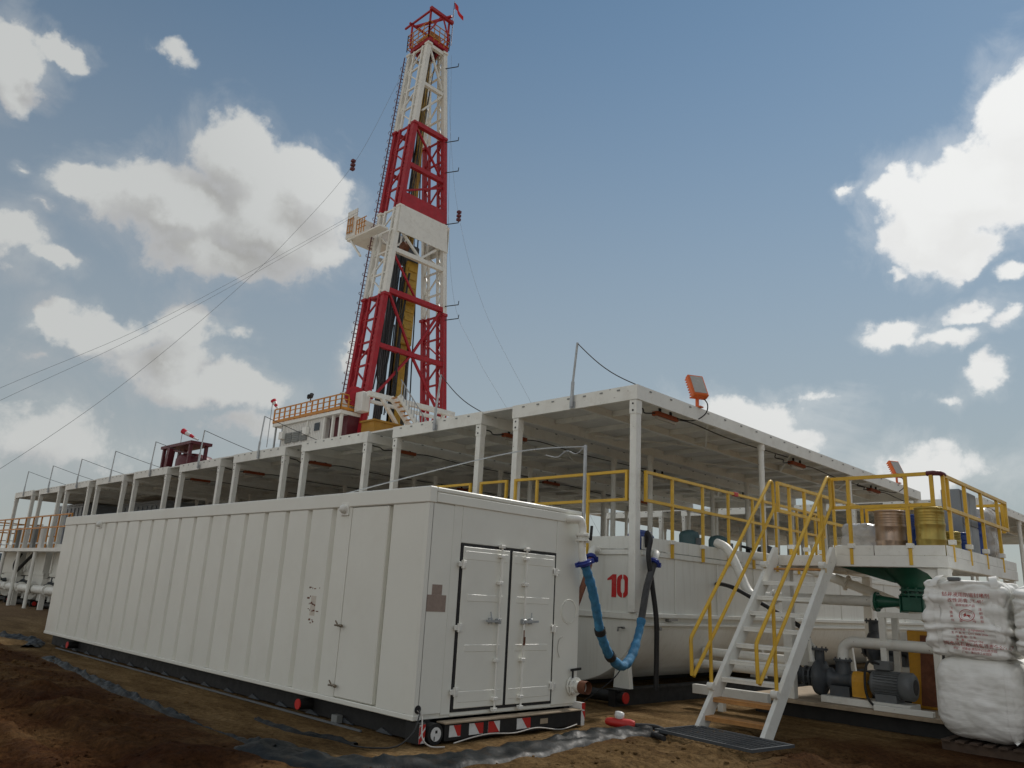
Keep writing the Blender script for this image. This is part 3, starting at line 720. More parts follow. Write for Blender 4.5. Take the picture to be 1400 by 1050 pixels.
# thin mast pipe on the rear corner with a wire back across the roof
wm = thing('wire_pole', (0.0, 2.83, 2.2), 'thin galvanised pole at the rear corner of the container with a wire running left', 'pole')
build(Geo().cyl((0.0, 2.815, 2.2), (0.0, 2.815, 3.76), 0.024, n=10), 'pole', 'galvanised', wm)
build(Geo().tube(spline([(0.0, 2.815, 3.74), (-1.0, 2.2, 3.62), (-3.0, 1.0, 3.02), (-3.6, 0.6, 2.80)], 8), 0.009, 6).tube(spline([(0.0, 2.80, 3.75), (-0.10, 2.74, 3.63), (-0.22, 2.66, 3.67), (-0.34, 2.6, 3.58), (-0.5, 2.52, 3.61)], 6), 0.007, 6), 'wire', 'galvanised', wm)
# cable out of the corner hole
g = Geo().tube(spline([(0.0, 0.055, 0.36), (0.07, 0.03, 0.33), (0.14, -0.10, 0.16), (0.12, -0.30, 0.04), (-0.05, -0.52, 0.022), (-0.25, -0.60, 0.022)], 8), 0.0085, 6)
g2 = Geo().tube(spline([(0.0, 0.05, 0.355), (0.09, 0.05, 0.30), (0.20, -0.02, 0.12), (0.24, 0.06, 0.03), (0.32, 0.2, 0.022)], 8), 0.0085, 6)
solo(g, 'power_cable', 'rubber', 'dark cable hanging from the corner hole of the container to the ground', 'cable', (0.0, 0.055, 0.36))
solo(g2, 'power_cable', 'cable_grey', 'pale cable hanging from the corner hole of the container', 'cable', (0.0, 0.055, 0.36))
g = Geo().tube(spline([(0.22, 0.42, 0.025), (0.20, 0.75, 0.06), (0.21, 1.0, 0.075), (0.20, 1.4, 0.05), (0.19, 1.8, 0.075), (0.22, 2.2, 0.03), (0.20, 2.55, 0.06)], 8), 0.0075, 6)
solo(g, 'power_cable', 'cable_grey', 'pale cable lying along the striped end beam of the container', 'cable', (0.22, 0.42, 0.025))

# ------------------------------------------------------------------ mud tanks with canopies
TX0, TX1, TY0, TY1, PITCH = -3.57, -0.62, 5.0, 19.55, 3.92
XM = (TX0+TX1)/2
ROOFZ = 5.25
def u_profile(n=18, inset=0.0):
    a = (TX1-TX0)/2-inset
    pts = [(XM-a, 2.44), (XM-a, 1.38)]
    for i in range(1, n): 
        t = math.pi*i/n
        pts.append((XM-a*math.cos(t), 1.38-(1.12-inset)*math.sin(t)))
    return pts+[(XM+a, 1.38), (XM+a, 2.44)]
def make_tank():
    t = thing('mud_tank', (XM, TY0, 0), '', 'tank', 'canopied mud tanks in a row')
    prof = u_profile(); n = len(prof)
    g = Geo().prism(prof, 1, TY0, TY1-0.2)
    for i in range(n):
        g.sm[2+i] = 2 <= i < n-3
    build(g, 'shell', 'tank_white', t)
    build(Geo().cbox(TX0-0.02, TX1+0.03, TY0-0.035, TY0-0.003, 1.33, 1.43, 0.006), 'ledge', 'tank_white', t)
    build(Geo().cbox(TX1+0.003, TX1+0.06, TY0+0.11, TY1-0.3, 1.37, 1.44, 0.006).cbox(TX1+0.003, TX1+0.045, TY0+0.11, TY1-0.3, 1.24, 1.285, 0.004), 'ledge', 'tank_white', t)
    build(Geo().cbox(TX1+0.003, TX1+0.025, TY0+0.11, TY1-0.3, 2.36, 2.44, 0.004).cbox(TX0, TX1-0.1, TY0-0.03, TY0-0.003, 2.36, 2.44, 0.004), 'rim', 'tank_white', t)
    # kick plates in lengths round the deck edge
    build(Geo().cbox(TX0+0.1, TX1-0.14, TY0-0.03, TY0-0.01, 2.455, 2.665, 0.004), 'kick_plate', 'tank_white', t)
    first = None; L = 1.42
    for k in range(10):
        if first is None: first = build(Geo().cbox(TX1-0.005, TX1+0.018, TY0+0.12, TY0+0.12+L-0.012, 2.455, 2.665, 0.004), 'kick_plate', 'tank_white', t)
        else: share(first, t, (0, k*L, 0))
    build(Geo().box(TX0+0.02, TX1-0.02, TY0, TY1-0.2, 2.441, 2.452), 'deck', 'grey_white', t)
    # stiffening ribs on the upper side wall
    first = None
    for k in range(9):
        if first is None: first = build(Geo().cbox(TX1+0.002, TX1+0.016, TY0+1.1, TY0+1.16, 1.445, 2.355, 0.006), 'wall_rib', 'tank_white', t)
        else: share(first, t, (0, k*1.42, 0))
    # skid
    for x in (TX0+0.25, TX1-0.35):
        build(Geo().box(x, x+0.12, TY0-0.25, TY1-0.1, 0.0, 0.25).box(x-0.05, x+0.17, TY0-0.25, TY1-0.1, 0.235, 0.26), 'skid_beam', 'black_paint', t)
    build(Geo().cyl((TX0+0.1, TY0-0.12, 0.14), (TX1-0.12, TY0-0.12, 0.14), 0.09, n=16), 'lifting_tube', 'black_paint', t)
    build(Geo().cyl((TX1-0.119, TY0-0.12, 0.14), (TX1-0.10, TY0-0.12, 0.14), 0.085, n=16), 'tube_cap', 'bright_red', t)
    for x in (TX0+0.3, TX1-0.3):
        for y in (TY0+0.02, TY0+4.6, TY0+9.2, TY1-0.5):
            g = Geo().prism([(x-0.16, 0.262), (x+0.16, 0.262), (x+0.10, 0.86), (x-0.10, 0.86)], 1, y, y+0.10)
            build(g, 'saddle', 'tank_white', t)
    # canopy posts
    g0 = None
    for x in (TX0+0.065, TX1-0.065):
        for y in (TY0+0.02, 9.58, 14.3, TY1-0.1):
            b = 0.30 if y < 6 else 2.455
            if y < 6:
                p = build(Geo().cbox(x-0.068, x+0.068, y-0.09, y+0.055, 1.44, 4.98, 0.006), 'post', 'white_steel', t)
                build(Geo().cbox(x-0.077, x+0.077, y-0.10, y+0.065, 4.74, 4.985, 0.006), 'post_cap', 'white_steel', p)
                build(Geo().cyl((x, y-0.101, 4.80), (x, y-0.106, 4.80), 0.02, n=8).cyl((x, y-0.101, 4.92), (x, y-0.106, 4.92), 0.018, n=8), 'bolt', 'black_paint', p)
            else:
                p = build(Geo().cyl((x, y, b), (x, y, 4.98), 0.062, n=12), 'post', 'white_steel', t)
                build(Geo().cyl((x, y, 4.86), (x, y, 4.99), 0.080, n=12), 'post_cap', 'white_steel', p)
    # canopy: perimeter channel, sheet, purlins
    rx0, rx1, ry0, ry1 = TX0-0.03, TX1+0.03, TY0-0.09, TY1+0.05
    build(Geo().box(rx0, rx1, ry0, ry0+0.06, 4.99, ROOFZ), 'front_beam', 'white_steel', t)
    build(Geo().box(rx0, rx1, ry1-0.06, ry1, 4.99, ROOFZ), 'rear_beam', 'white_steel', t)
    build(Geo().box(rx0, rx0+0.06, ry0+0.061, ry1-0.061, 4.99, ROOFZ-0.002), 'side_beam', 'white_steel', t)
    build(Geo().box(rx1-0.06, rx1, ry0+0.061, ry1-0.061, 4.99, ROOFZ-0.002), 'side_beam', 'white_steel', t)
    build(Geo().box(rx0+0.061, rx1-0.061, ry0+0.061, ry1-0.061, ROOFZ-0.05, ROOFZ-0.03), 'roof_sheet', 'grey_white', t)
    build(Geo().box(XM-0.04, XM+0.04, ry0+0.062, ry1-0.062, 5.06, ROOFZ-0.052), 'ridge_beam', 'white_steel', t)
    first = None; np_ = 13
    for k in range(np_):
        y = ry0+1.25+k*(ry1-ry0-2.0)/(np_-0.5)
        if first is None:
            y_first = y
            first = build(Geo().box(rx0+0.062, XM-0.042, y-0.025, y+0.025, 5.10, ROOFZ-0.052).box(XM+0.042, rx1-0.062, y-0.025, y+0.025, 5.10, ROOFZ-0.052), 'purlin', 'white_steel', t)
        else: share(first, t, (0, y-y_first, 0))
    for k in range(3):
        y = ry0+3.6+k*3.7
        build(Geo().bar((rx0+0.1, y-1.1, 5.075), (XM-0.06, y+1.1, 5.075), 0.04, 0.03).bar((XM+0.06, y+1.1, 5.075), (rx1-0.1, y-1.1, 5.075), 0.04, 0.03), 'brace', 'white_steel', t)
    # bolt heads along the fascia
    g = Geo()
    for k in range(7): x = rx0+0.3+k*0.385; g.box(x-0.03, x+0.03, ry0-0.012, ry0-0.001, ROOFZ-0.07, ROOFZ-0.045)
    for k in range(22): y = ry0+0.4+k*0.65; g.box(rx1+0.001, rx1+0.012, y-0.03, y+0.03, ROOFZ-0.07, ROOFZ-0.045)
    build(g, 'fascia_lug', 'louvre_grey', t)
    return t
tank = make_tank()
tank['label'] = 'white mud tank with a red number 10 on its end under a flat canopy'
def gap_cover(parent, x0):
    build(Geo().box(x0-(PITCH-(TX1-TX0))+0.04, x0-0.035, TY0-0.06, TY1, ROOFZ-0.045, ROOFZ-0.005), 'gap_plate', 'grey_white', parent)
gap_cover(tank, TX0)
LAB = {1: 'mud tank canopy bay next to the bay numbered 10, behind the container roof',
       2: 'third canopied tank bay counting leftward from the number 10 tank',
       3: 'fourth canopied tank bay leftward from the number 10 tank, below the derrick house',
       4: 'fifth canopied tank bay leftward from the number 10 tank',
       5: 'sixth canopied tank bay leftward from the number 10 tank',
       6: 'seventh canopied tank bay leftward from the number 10 tank',
       7: 'third canopied tank bay from the far left end of the row',
       8: 'second canopied tank bay from the far left end of the row',
       9: 'leftmost canopied tank bay at the far end of the row'}
tanks = {0: tank}
for k in range(1, 10):
    jit = Vector((0.025*math.sin(k*2.3), 0.03*math.sin(k*1.7+1), 0.014*math.sin(k*3.1)))
    tanks[k] = copy_tree(tank, Vector((XM-k*PITCH, TY0, 0))+jit, LAB[k])
    tanks[k].rotation_euler = (0, 0.0025*math.sin(k*4.1), 0.0015*math.sin(k*2.9))
    ROOT[tanks[k].name] = Vector((XM-k*PITCH, TY0, 0))+jit
for k, lb in enumerate(('rear row canopied tank seen beyond the yellow railing at the right', 'rear row canopied tank, second leftward beyond the number 10 tank',
                        'rear row canopied tank, third leftward beyond the number 10 tank', 'rear row canopied tank, fourth leftward beyond the number 10 tank')):
    c = copy_tree(tank, (XM+1.2-k*PITCH, 21.7, 0.02), lb, 'canopied tanks of the rear row')
# red stencilled 10
def stencil_ten(parent):
    y0, y1 = TY0-0.0075, TY0-0.003
    zb, zt = 1.665, 2.035
    x = -1.22
    one = [(x+0.09, zb), (x+0.185, zb), (x+0.185, zt), (x+0.11, zt), (x+0.0, zt-0.075), (x+0.0, zt-0.10), (x+0.09, zt-0.085)]
    build(Geo().prism(one, 1, y0, y1), 'digit', 'stencil_red', parent)
    cx, hw, w = -0.905, 0.115, 0.075; g = Geo()
    for s in (-1, 1):
        outer = []; inner = []
        for i in range(7):
            a = math.pi/2*i/6
            outer.append((cx+s*(0.012+(hw-0.012)*math.sin(a)), zt-0.10+0.10*math.cos(a)))
            inner.append((cx+s*(0.012+(hw-w-0.012)*math.sin(a)), zt-0.125+0.055*math.cos(a)))
        lo_o = [(p[0], zb+zt-p[1]) for p in reversed(outer)]; lo_i = [(p[0], zb+zt-p[1]) for p in reversed(inner)]
        O = outer+lo_o; I = inner+lo_i
        for i in range(len(O)-1):
            g.prism([O[i], O[i+1], I[i+1], I[i]], 1, y0, y1)
    build(g, 'digit', 'stencil_red', parent)
stencil_ten(tank)
# fittings on tank 10
g = Geo().cyl((TX1-0.02, 5.85, 1.335), (TX1+0.10, 5.85, 1.335), 0.022, n=8).bar((TX1+0.08, 5.80, 1.34), (TX1+0.09, 6.05, 1.345), 0.03, 0.03)
g.cyl((TX1-0.02, 5.55, 1.20), (TX1+0.10, 5.55, 1.20), 0.03, n=10)
build(g, 'side_valve', 'steel', tank)
build(Geo().cyl((-0.86, TY0, 1.19), (-0.86, TY0-0.07, 1.19), 0.018, n=8).bar((-0.95, TY0-0.06, 1.19), (-0.83, TY0-0.06, 1.20), 0.02).bar((-0.94, TY0-0.06, 1.19), (-0.95, TY0-0.06, 1.13), 0.018), 'drain_cock', 'steel', tank)
g = Geo().tube(spline([(-1.42, TY0+0.02, 2.42), (-1.42, TY0-0.12, 2.44), (-1.36, TY0-0.27, 2.40), (-1.28, TY0-0.38, 2.30)], 6), 0.058, 14)
build(g, 'inlet_elbow', 'white_steel', tank)

# leftmost tanks: a suction manifold along the front
mf = thing('suction_manifold', (-34, 4.5, 0.75), 'large white manifold pipe with flanges along the far left tanks', 'pipe')
build(Geo().cyl((-39.3, 4.4, 0.78), (-18.0, 4.4, 0.78), 0.17, n=18).flange((-39.35, 4.4, 0.78), (1, 0, 0), 0.25, 0.05), 'pipe', 'white_steel', mf)
for k in range(11):
    x = -38.3+k*1.9
    build(Geo().flange((x, 4.4, 0.78), (1, 0, 0), 0.235, 0.06), 'flange', 'white_steel', mf)
for k in range(6):
    x = -37.2+k*3.92
    v = build(Geo().cyl((x, 4.4, 0.9), (x, 4.9, 1.02), 0.10, n=12).flange((x, 4.62, 0.96), (0, 1, 0.24), 0.17, 0.08).cyl((x, 4.62, 0.95), (x, 4.62, 1.28), 0.03, n=8), 'branch_valve', 'pump_dark', mf)
    build(Geo().torus((x, 4.62, 1.28), (0, 0, 1), 0.13, 0.018, 14, 6), 'hand_wheel', 'rubber', v)
    build(Geo().box(x-0.05, x+0.05, 4.3, 4.5, 0.0, 0.62), 'support', 'white_steel', mf)
g = Geo().tube(spline([(-35.6, 4.9, 2.25), (-35.5, 4.7, 1.75), (-34.9, 4.65, 1.45), (-34.2, 4.7, 1.75), (-33.6, 4.9, 2.25)], 8), 0.075, 10)
solo(g, 'transfer_hose', 'rubber', 'black hose looped between two tank ends at the far left', 'hose', (-35, 4.9, 2.2))

# ------------------------------------------------------------------ yellow railings
def railing(name, p0, p1, posts, label, ztop=3.75, zmid=3.27, zb=2.36, m='yellow_paint', w=0.05, group='yellow guard railings', end_drop=True, cat='railing'):
    p0, p1 = Vector((*p0, 0)), Vector((*p1, 0)); d = (p1-p0).normalized()
    t = thing(name, (p0.x, p0.y, zb), label, cat, group)
    for z in (ztop, zmid):
        build(Geo().bar((p0.x, p0.y, z), (p1.x, p1.y, z), w, w), 'rail', m, t)
    if end_drop:
        for p in (p0, p1):
            q = p+d*(w/2 if p is p0 else -w/2)
            build(Geo().bar((q.x, q.y, zmid+w/2), (q.x, q.y, ztop-w/2), w*0.96, w*0.96), 'end_bar', m, t)
    for s in posts:
        p = p0+(p1-p0)*s
        nrm = Vector((d.y, -d.x, 0))*0.001
        b = build(Geo().cbox(p.x-w*0.48, p.x+w*0.48, p.y-w*0.48, p.y+w*0.48, zb, ztop-w/2-0.001, 0.003), 'post', m, t)
        build(Geo().cbox(p.x-0.045, p.x+0.045, p.y-0.045, p.y+0.045, zb+0.24, zb+0.31, 0.004), 'socket', 'white_steel', b)
    return t
front_labels = ['yellow guard railing on the end of the number 10 tank', 'yellow guard railing just above the container roof corner, second tank bay']
for k in range(2):
    x1, x0 = TX1-0.17-k*PITCH, TX0+0.10-k*PITCH
    railing('guard_railing', (x1, TY0-0.05), (x0, TY0-0.05), (0.32, 0.78), front_labels[k])
railing('guard_railing', (TX0-0.10, TY0-0.05), (TX0-PITCH+(TX1-TX0)+0.10, TY0-0.05), (), 'short yellow railing bridging the gap between the first two tank bays')
railing('guard_railing', (TX1+0.045, TY0+0.14), (TX1+0.045, 12.4), (0.115, 0.255, 0.385, 0.52, 0.66, 0.8, 0.93), 'long yellow guard railing along the side of the number 10 tank')
railing('guard_railing', (-26.6, TY0-0.9), (-39.4, TY0-0.9), (0.03, 0.12, 0.21, 0.30, 0.39, 0.48, 0.57, 0.66, 0.75, 0.84, 0.93, 0.99), 'orange yellow guard railing of the walkway at the far left end', m='orange_rail', w=0.055)
railing('guard_railing', (-39.4, TY0-0.84), (-39.4, TY0+4), (0.2, 0.5, 0.9), 'orange yellow guard railing across the far left end of the walkway', m='orange_rail', w=0.055)
# walkway at the far left
wk = thing('walkway', (-34, TY0-0.5, 0), 'white steel walkway on legs in front of the far left tanks', 'walkway')
build(Geo().box(-39.45, -26.0, TY0-0.95, TY0-0.12, 2.30, 2.44), 'deck', 'white_steel', wk)
for x in (-39.2, -37.6, -35.4, -33.0, -30.6):
    build(Geo().cyl((x, TY0-0.85, 0), (x, TY0-0.85, 2.30), 0.075, n=10), 'leg', 'white_steel', wk)
build(Geo().bar((-39.2, TY0-0.85, 0.9), (-37.6, TY0-0.85, 2.1), 0.05), 'brace', 'white_steel', wk)

# red pads on the rails (wrapped tape)
solo(Geo().cbox(TX1+0.015, TX1+0.075, 8.14, 8.30, 3.71, 3.79, 0.004), 'rail_tape', 'bright_red', 'red tape wrapped on the top rail of the number 10 tank side', 'tape', (TX1+0.045, 8.2, 3.75))

# ------------------------------------------------------------------ poles and wires on the canopy edge
for k in range(10):
    xm = XM+0.06-k*PITCH
    if k == 2: continue
    num = ['first', 'second', '', 'fourth', 'fifth', 'sixth', 'seventh', 'eighth', 'ninth', 'tenth'][k]
    t = thing('stay_pole', (xm, TY0-0.13, 5.0), f'slim pole with stay wire on the canopy edge, {num} bay leftward from tank 10', 'pole', 'stay poles on the canopy edge')
    lean = 0.10
    build(Geo().cyl((xm, TY0-0.13, 5.02), (xm+0.02, TY0-0.13, 5.5), 0.034, n=8).cyl((xm+0.02, TY0-0.13, 5.5), (xm+lean, TY0-0.13, 6.25), 0.022, n=8).box(xm-0.06, xm+0.06, TY0-0.115, TY0-0.092, 5.0, 5.12), 'pole', 'galvanised', t)
    e = (TX1-0.05-k*PITCH, TY0-0.03, 5.27) if k < 2 else (TX1-0.6-k*PITCH+(1.4 if k > 4 else 0.6), TY0+3.5, 5.27)
    a = Vector((xm+lean, TY0-0.13, 6.24)); b = Vector(e)
    pts = [a.lerp(b, i/10)-Vector((0, 0, 0.10*math.sin(math.pi*i/10))) for i in range(11)]
    build(Geo().tube(pts, 0.010, 5), 'stay_wire', 'rubber', t)

# ------------------------------------------------------------------ floodlights and canopy lamps
def flood(p, yaw, label):
    t = thing('floodlight', p, label, 'floodlight', 'orange floodlights on the canopy')
    x, y, z = p; Rm = Matrix.Rotation(yaw, 3, 'Z') @ Matrix.Rotation(R(-28), 3, 'X')
    def tr(g):
        g.v = [tuple(Vector(p)+Vector((0, 0, 0.42))+Rm @ Vector(q)) for q in g.v]; return g
    h = build(tr(Geo().cbox(-0.17, 0.17, -0.06, 0.06, -0.26, 0.26, 0.02)), 'housing', 'safety_orange', t)
    g = Geo()
    for i in range(8): g.box(-0.16, 0.16, 0.062, 0.10, -0.24+i*0.066, -0.225+i*0.066)
    build(tr(g), 'cooling_fin', 'safety_orange', h)
    build(tr(Geo().box(-0.13, 0.13, -0.066, -0.0605, -0.21, 0.21)), 'lens', 'lamp_glass', h)
    build(Geo().bar((x, y, z), (x, y, z+0.24), 0.05).bar((x-0.16, y, z+0.22), (x+0.16, y, z+0.22), 0.03).box(x-0.1, x+0.1, y-0.06, y+0.06, z-0.005, z+0.02), 'bracket', 'safety_orange', t)
    build(Geo().tube(spline([(x+0.03, y+0.05, z+0.25), (x+0.16, y+0.10, z+0.08), (x+0.14, y+0.04, z-0.14), (x-0.05, y-0.15, z-0.28), (x-0.30, y-0.6, z-0.24)], 6), 0.012, 6), 'cable', 'rubber', t)
flood((TX1-0.02, 6.95, 5.255), R(60), 'orange floodlight on the canopy edge above the number 10 tank')
flood((TX1-0.02, 17.75, 5.255), R(60), 'orange floodlight at the far corner of the canopy beyond the stairs')
def strip_lamp(x, y, label):
    t = thing('strip_lamp', (x, y, 4.95), label, 'lamp', 'strip lamps under the canopies')
    b = build(Geo().cbox(x-0.07, x+0.07, y-0.35, y+0.35, 4.93, 5.01, 0.01), 'housing', 'lamp_orange', t)
    build(Geo().cyl((x, y-0.30, 4.905), (x, y+0.30, 4.905), 0.035, n=10), 'tube', 'lamp_glass', b)
    for dy in (-0.18, 0.18): build(Geo().box(x-0.02, x+0.02, y+dy-0.02, y+dy+0.02, 5.0, 5.10), 'hanger', 'black_paint', t)
    build(Geo().tube(spline([(x, y-0.35, 4.97), (x-0.05, y-0.6, 4.93), (x+0.04, y-0.8, 4.96), (x-0.1, y-0.9, 5.0), (x, y-1.1, 5.03)], 6), 0.014, 6)
          .tube(spline([(x, y+0.35, 4.97), (x+0.06, y+0.8, 5.0), (x, y+2.5, 4.97), (x+0.03, y+5, 5.0)], 6), 0.012, 6), 'cable', 'rubber', t)
bay = ['number 10 tank bay', 'second bay', 'third bay', 'fourth bay', 'fifth bay', 'sixth bay']
for k in range(6):
    strip_lamp(TX1-0.28-k*PITCH, 6.25, f'orange strip lamp under the front of the canopy, {bay[k]}')
    if k < 4: strip_lamp(TX1-0.42-k*PITCH, 12.1, f'orange strip lamp under the middle of the canopy, {bay[k]}')
    if k < 3: strip_lamp(TX1-0.42-k*PITCH, 17.0, f'orange strip lamp under the rear of the canopy, {bay[k]}')

# ------------------------------------------------------------------ equipment on the decks
def agitator(x, y, label, m='pump_dark'):
    t = thing('agitator', (x, y, 2.452), label, 'agitator', 'agitators on the tank decks')
    build(Geo().cbox(x-0.28, x+0.28, y-0.22, y+0.22, 2.455, 2.62, 0.02), 'gearbox', m, t)
    build(Geo().lathe([(0.20, 0), (0.20, 0.30), (0.17, 0.36), (0.06, 0.40)], (x, y, 2.62), (0, 0, 1), 16), 'motor', m, t)
    build(Geo().cbox(x+0.18, x+0.30, y-0.08, y+0.08, 2.72, 2.86, 0.01), 'terminal_box', 'motor_grey', t)
for i, (x, y, lb) in enumerate([(-1.3, 7.7, 'dark agitator motor nearest the corner post of the number 10 tank'), (-1.35, 8.9, 'dark agitator motor second from the corner post on the number 10 tank'),
              (-1.6, 11.5, 'dark agitator motor farther back on the number 10 tank')]):
    agitator(x, y, lb, 'teal_motor' if i < 2 else 'pump_dark')
solo(Geo().cbox(-0.95, -0.78, 5.15, 5.75, 2.455, 2.74, 0.03).cyl((-0.86, 5.2, 2.76), (-0.86, 5.7, 2.76), 0.05, n=10), 'tool_box', 'blue_plastic', 'small blue box on the deck behind the corner post of the number 10 tank', 'box', (-0.86, 5.4, 2.455))
t = thing('deck_valve', (-0.95, 9.4, 2.452), 'black handwheel valve on the number 10 tank deck behind the stairs', 'valve')
build(Geo().cyl((-0.95, 9.4, 2.455), (-0.95, 9.4, 2.78), 0.05, n=10), 'stem', 'rubber', t)
build(Geo().torus((-0.95, 9.4, 2.80), (0.3, 0, 1), 0.13, 0.022, 16, 6), 'hand_wheel', 'rubber', t)
# shakers and cabins on the decks further left (dark shapes below the canopies)
def deck_unit(x, y, w, d, h, m, name, label, cat):
    t = thing(name, (x, y, 2.455), label, cat)
    z0 = 2.457
    build(Geo().cbox(x-w/2, x+w/2, y-d/2, y+d/2, z0+0.25, z0+h*0.75, 0.02), 'housing', m, t)
    build(Geo().prism([(y-d/2, z0+h*0.75+0.002), (y+d/2, z0+h*0.75+0.002), (y+d/2, z0+h), (y-d/2+0.3, z0+h*0.85)], 0, x-w/2+0.05, x+w/2-0.05), 'hood', m, t)
    for sx in (-1, 1):
        for sy in (-1, 1): build(Geo().box(x+sx*(w/2-0.1)-0.05, x+sx*(w/2-0.1)+0.05, y+sy*(d/2-0.1)-0.05, y+sy*(d/2-0.1)+0.05, z0, z0+0.25), 'leg', m, t)
    build(Geo().cyl((x-w*0.3, y-d/2-0.02, z0+h*0.5), (x+w*0.3, y-d/2-0.02, z0+h*0.5), 0.14, n=14), 'motor', 'motor_grey', t)
deck_unit(-14.2, 8.5, 1.6, 2.4, 1.5, 'pump_dark', 'shale_shaker', 'dark shale shaker on the fourth tank bay deck', 'shaker')
deck_unit(-18.3, 8.8, 1.6, 2.4, 1.5, 'pump_dark', 'shale_shaker', 'dark shale shaker on the fifth tank bay deck', 'shaker')
deck_unit(-22.2, 8.6, 1.8, 2.6, 1.6, 'motor_grey', 'shale_shaker', 'grey shale shaker on the sixth tank bay deck', 'shaker')
deck_unit(-10.2, 12.0, 1.5, 2.2, 1.4, 'dark_red', 'degasser', 'dark red degasser far back on the third tank bay deck', 'degasser')
def ribbed_cabin(x0, x1, y0, y1, z0, z1, m, name, label, n, cat='cabin'):
    t = thing(name, ((x0+x1)/2, (y0+y1)/2, z0), label, cat)
    build(Geo().box(x0, x1, y0, y1, z0, z1), 'body', m, t)
    w = (x1-x0)/n
    first = None
    for i in range(n):
        if first is None: first = build(Geo().cbox(x0+0.2*w, x0+0.8*w, y0-0.04, y0-0.001, z0+0.1, z1-0.1, 0.012), 'wall_panel', m, t)
        else: share(first, t, (i*w, 0, 0))
    build(Geo().box(x0-0.03, x1+0.03, y0-0.05, y1+0.03, z1+0.001, z1+0.1), 'roof', m, t)
    return t
ribbed_cabin(-33.2, -28.4, 8.2, 10.6, 2.46, 4.75, 'cabinet_grey', 'deck_cabin', 'grey ribbed cabin under the canopy at the far left tanks', 9)
ribbed_cabin(-40.6, -36.6, 7.5, 10.0, 2.46, 4.85, 'cabinet_grey', 'deck_cabin', 'pale blue grey cabin at the far left end below the canopy', 7)
# switch boxes standing on the far left walkway
for i, x in enumerate((-36.6, -35.4, -33.9, -32.6)):
    o = solo(Geo().cbox(x-0.32, x+0.32, 4.75, 4.95, 2.46, 3.45, 0.015).box(x-0.25, x+0.25, 4.735, 4.749, 2.7, 3.35), 'switch_box', 'grey_white' if i % 2 else 'louvre_grey',
             ['pale switch box leftmost behind the far left railing', 'white switch box second from left behind the far left railing', 'grey switch box third from left behind the far left railing', 'white switch box rightmost behind the far left railing'][i], 'switch box', (x, 4.85, 2.46), 'switch boxes on the far left walkway')
# curved vent pipe on the fourth bay
t = thing('vent_pipe', (-16.6, 5.4, 2.452), 'white vent pipe with a curved hose rising above the container roof', 'pipe')
build(Geo().cyl((-16.6, 5.4, 2.46), (-16.6, 5.4, 3.72), 0.045, n=10), 'pipe', 'white_steel', t)
build(Geo().tube(spline([(-16.6, 5.4, 3.70), (-16.2, 5.4, 3.64), (-15.2, 5.5, 3.35), (-13.6, 5.6, 3.22)], 6), 0.03, 8).tube(spline([(-16.5, 5.4, 3.66), (-16.25, 5.4, 3.5), (-16.15, 5.4, 3.2), (-16.3, 5.4, 2.9)], 6), 0.025, 8), 'hose', 'cable_grey', t)

# ------------------------------------------------------------------ hoses between container and tank 10
hose_pts = spline([(0.195, 2.64, 2.05), (0.16, 2.82, 1.80), (0.10, 3.02, 1.50), (0.02, 3.24, 1.16), (-0.07, 3.56, 0.87), (-0.14, 3.94, 0.70), (-0.22, 4.27, 0.78),
                   (-0.29, 4.55, 1.05), (-0.36, 4.77, 1.38), (-0.42, 4.98, 1.82), (-0.48, 5.26, 2.22)], 10)
n_h = len(hose_pts); cut = int(n_h*0.80)
t = thing('transfer_hose', (-0.14, 3.94, 0.70), 'hanging transfer hose wrapped in blue sheeting between the container and tank 10', 'hose')
def wrap_r(i): return 0.064+0.011*noise.noise((i*0.40, 0.5, 1.0))+0.004*math.sin(i*1.7)
wg = Geo().tube(hose_pts[:cut], 0.066, 16, rfun=wrap_r)
wg.v = [tuple(Vector(p)+Vector((noise.noise((p[0]*19, p[1]*19, p[2]*19)), noise.noise((p[0]*17, p[1]*21, p[2]*19+7)), noise.noise((p[0]*23, p[1]*17, p[2]*19+3))))*0.007) for p in wg.v]
build(wg, 'blue_wrapping', 'blue_wrap', t)
build(Geo().tube(hose_pts[cut-1:], 0.057, 14), 'hose', 'hose_grey', t)
for a, b in ((0.285, 0.295), (0.40, 0.405)):
    i, j = int(a*n_h), max(int(a*n_h)+2, int(b*n_h)+1)
    build(Geo().tube([p for p in hose_pts[i:j+1]], 0.0795, 14), 'tape_band', 'rubber', t)
def clamp(p, d, label, name='hose_clamp'):
    p = Vector(p); d = Vector(d).normalized(); u = d.orthogonal().normalized()
    g = Geo().cyl(p-d*0.035, p+d*0.035, 0.088, n=18).torus(p, d, 0.088, 0.016, 18, 6)
    for s in (-1, 1):
        q = p+u*s*0.10
        g.bar(q-d*0.03, q+d*0.03, 0.045, 0.055); g.cyl(q-u.cross(d)*0.06, q+u.cross(d)*0.06, 0.012, n=6)
    solo(g, name, 'blue_clamp', label, 'clamp', p, 'blue hose clamps')
clamp((0.192, 2.63, 2.085), (0.1, 0.35, -1), 'blue hose clamp under the riser pipe at the container corner')
clamp((-0.485, 5.28, 2.25), (-0.2, 0.8, 1), 'blue hose clamp at the upper end of the grey hose beside the tank corner')
clamp((-1.26, TY0-0.41, 2.27), (0.35, -0.5, -0.6), 'blue hose clamp on the white elbow of the number 10 tank')
build(Geo().tube(spline([(-0.485, 5.29, 2.26), (-0.50, 5.36, 2.37), (-0.56, 5.45, 2.42), (-0.74, 5.46, 2.43)], 6), 0.052, 12), 'outlet_elbow', 'white_steel', tank)
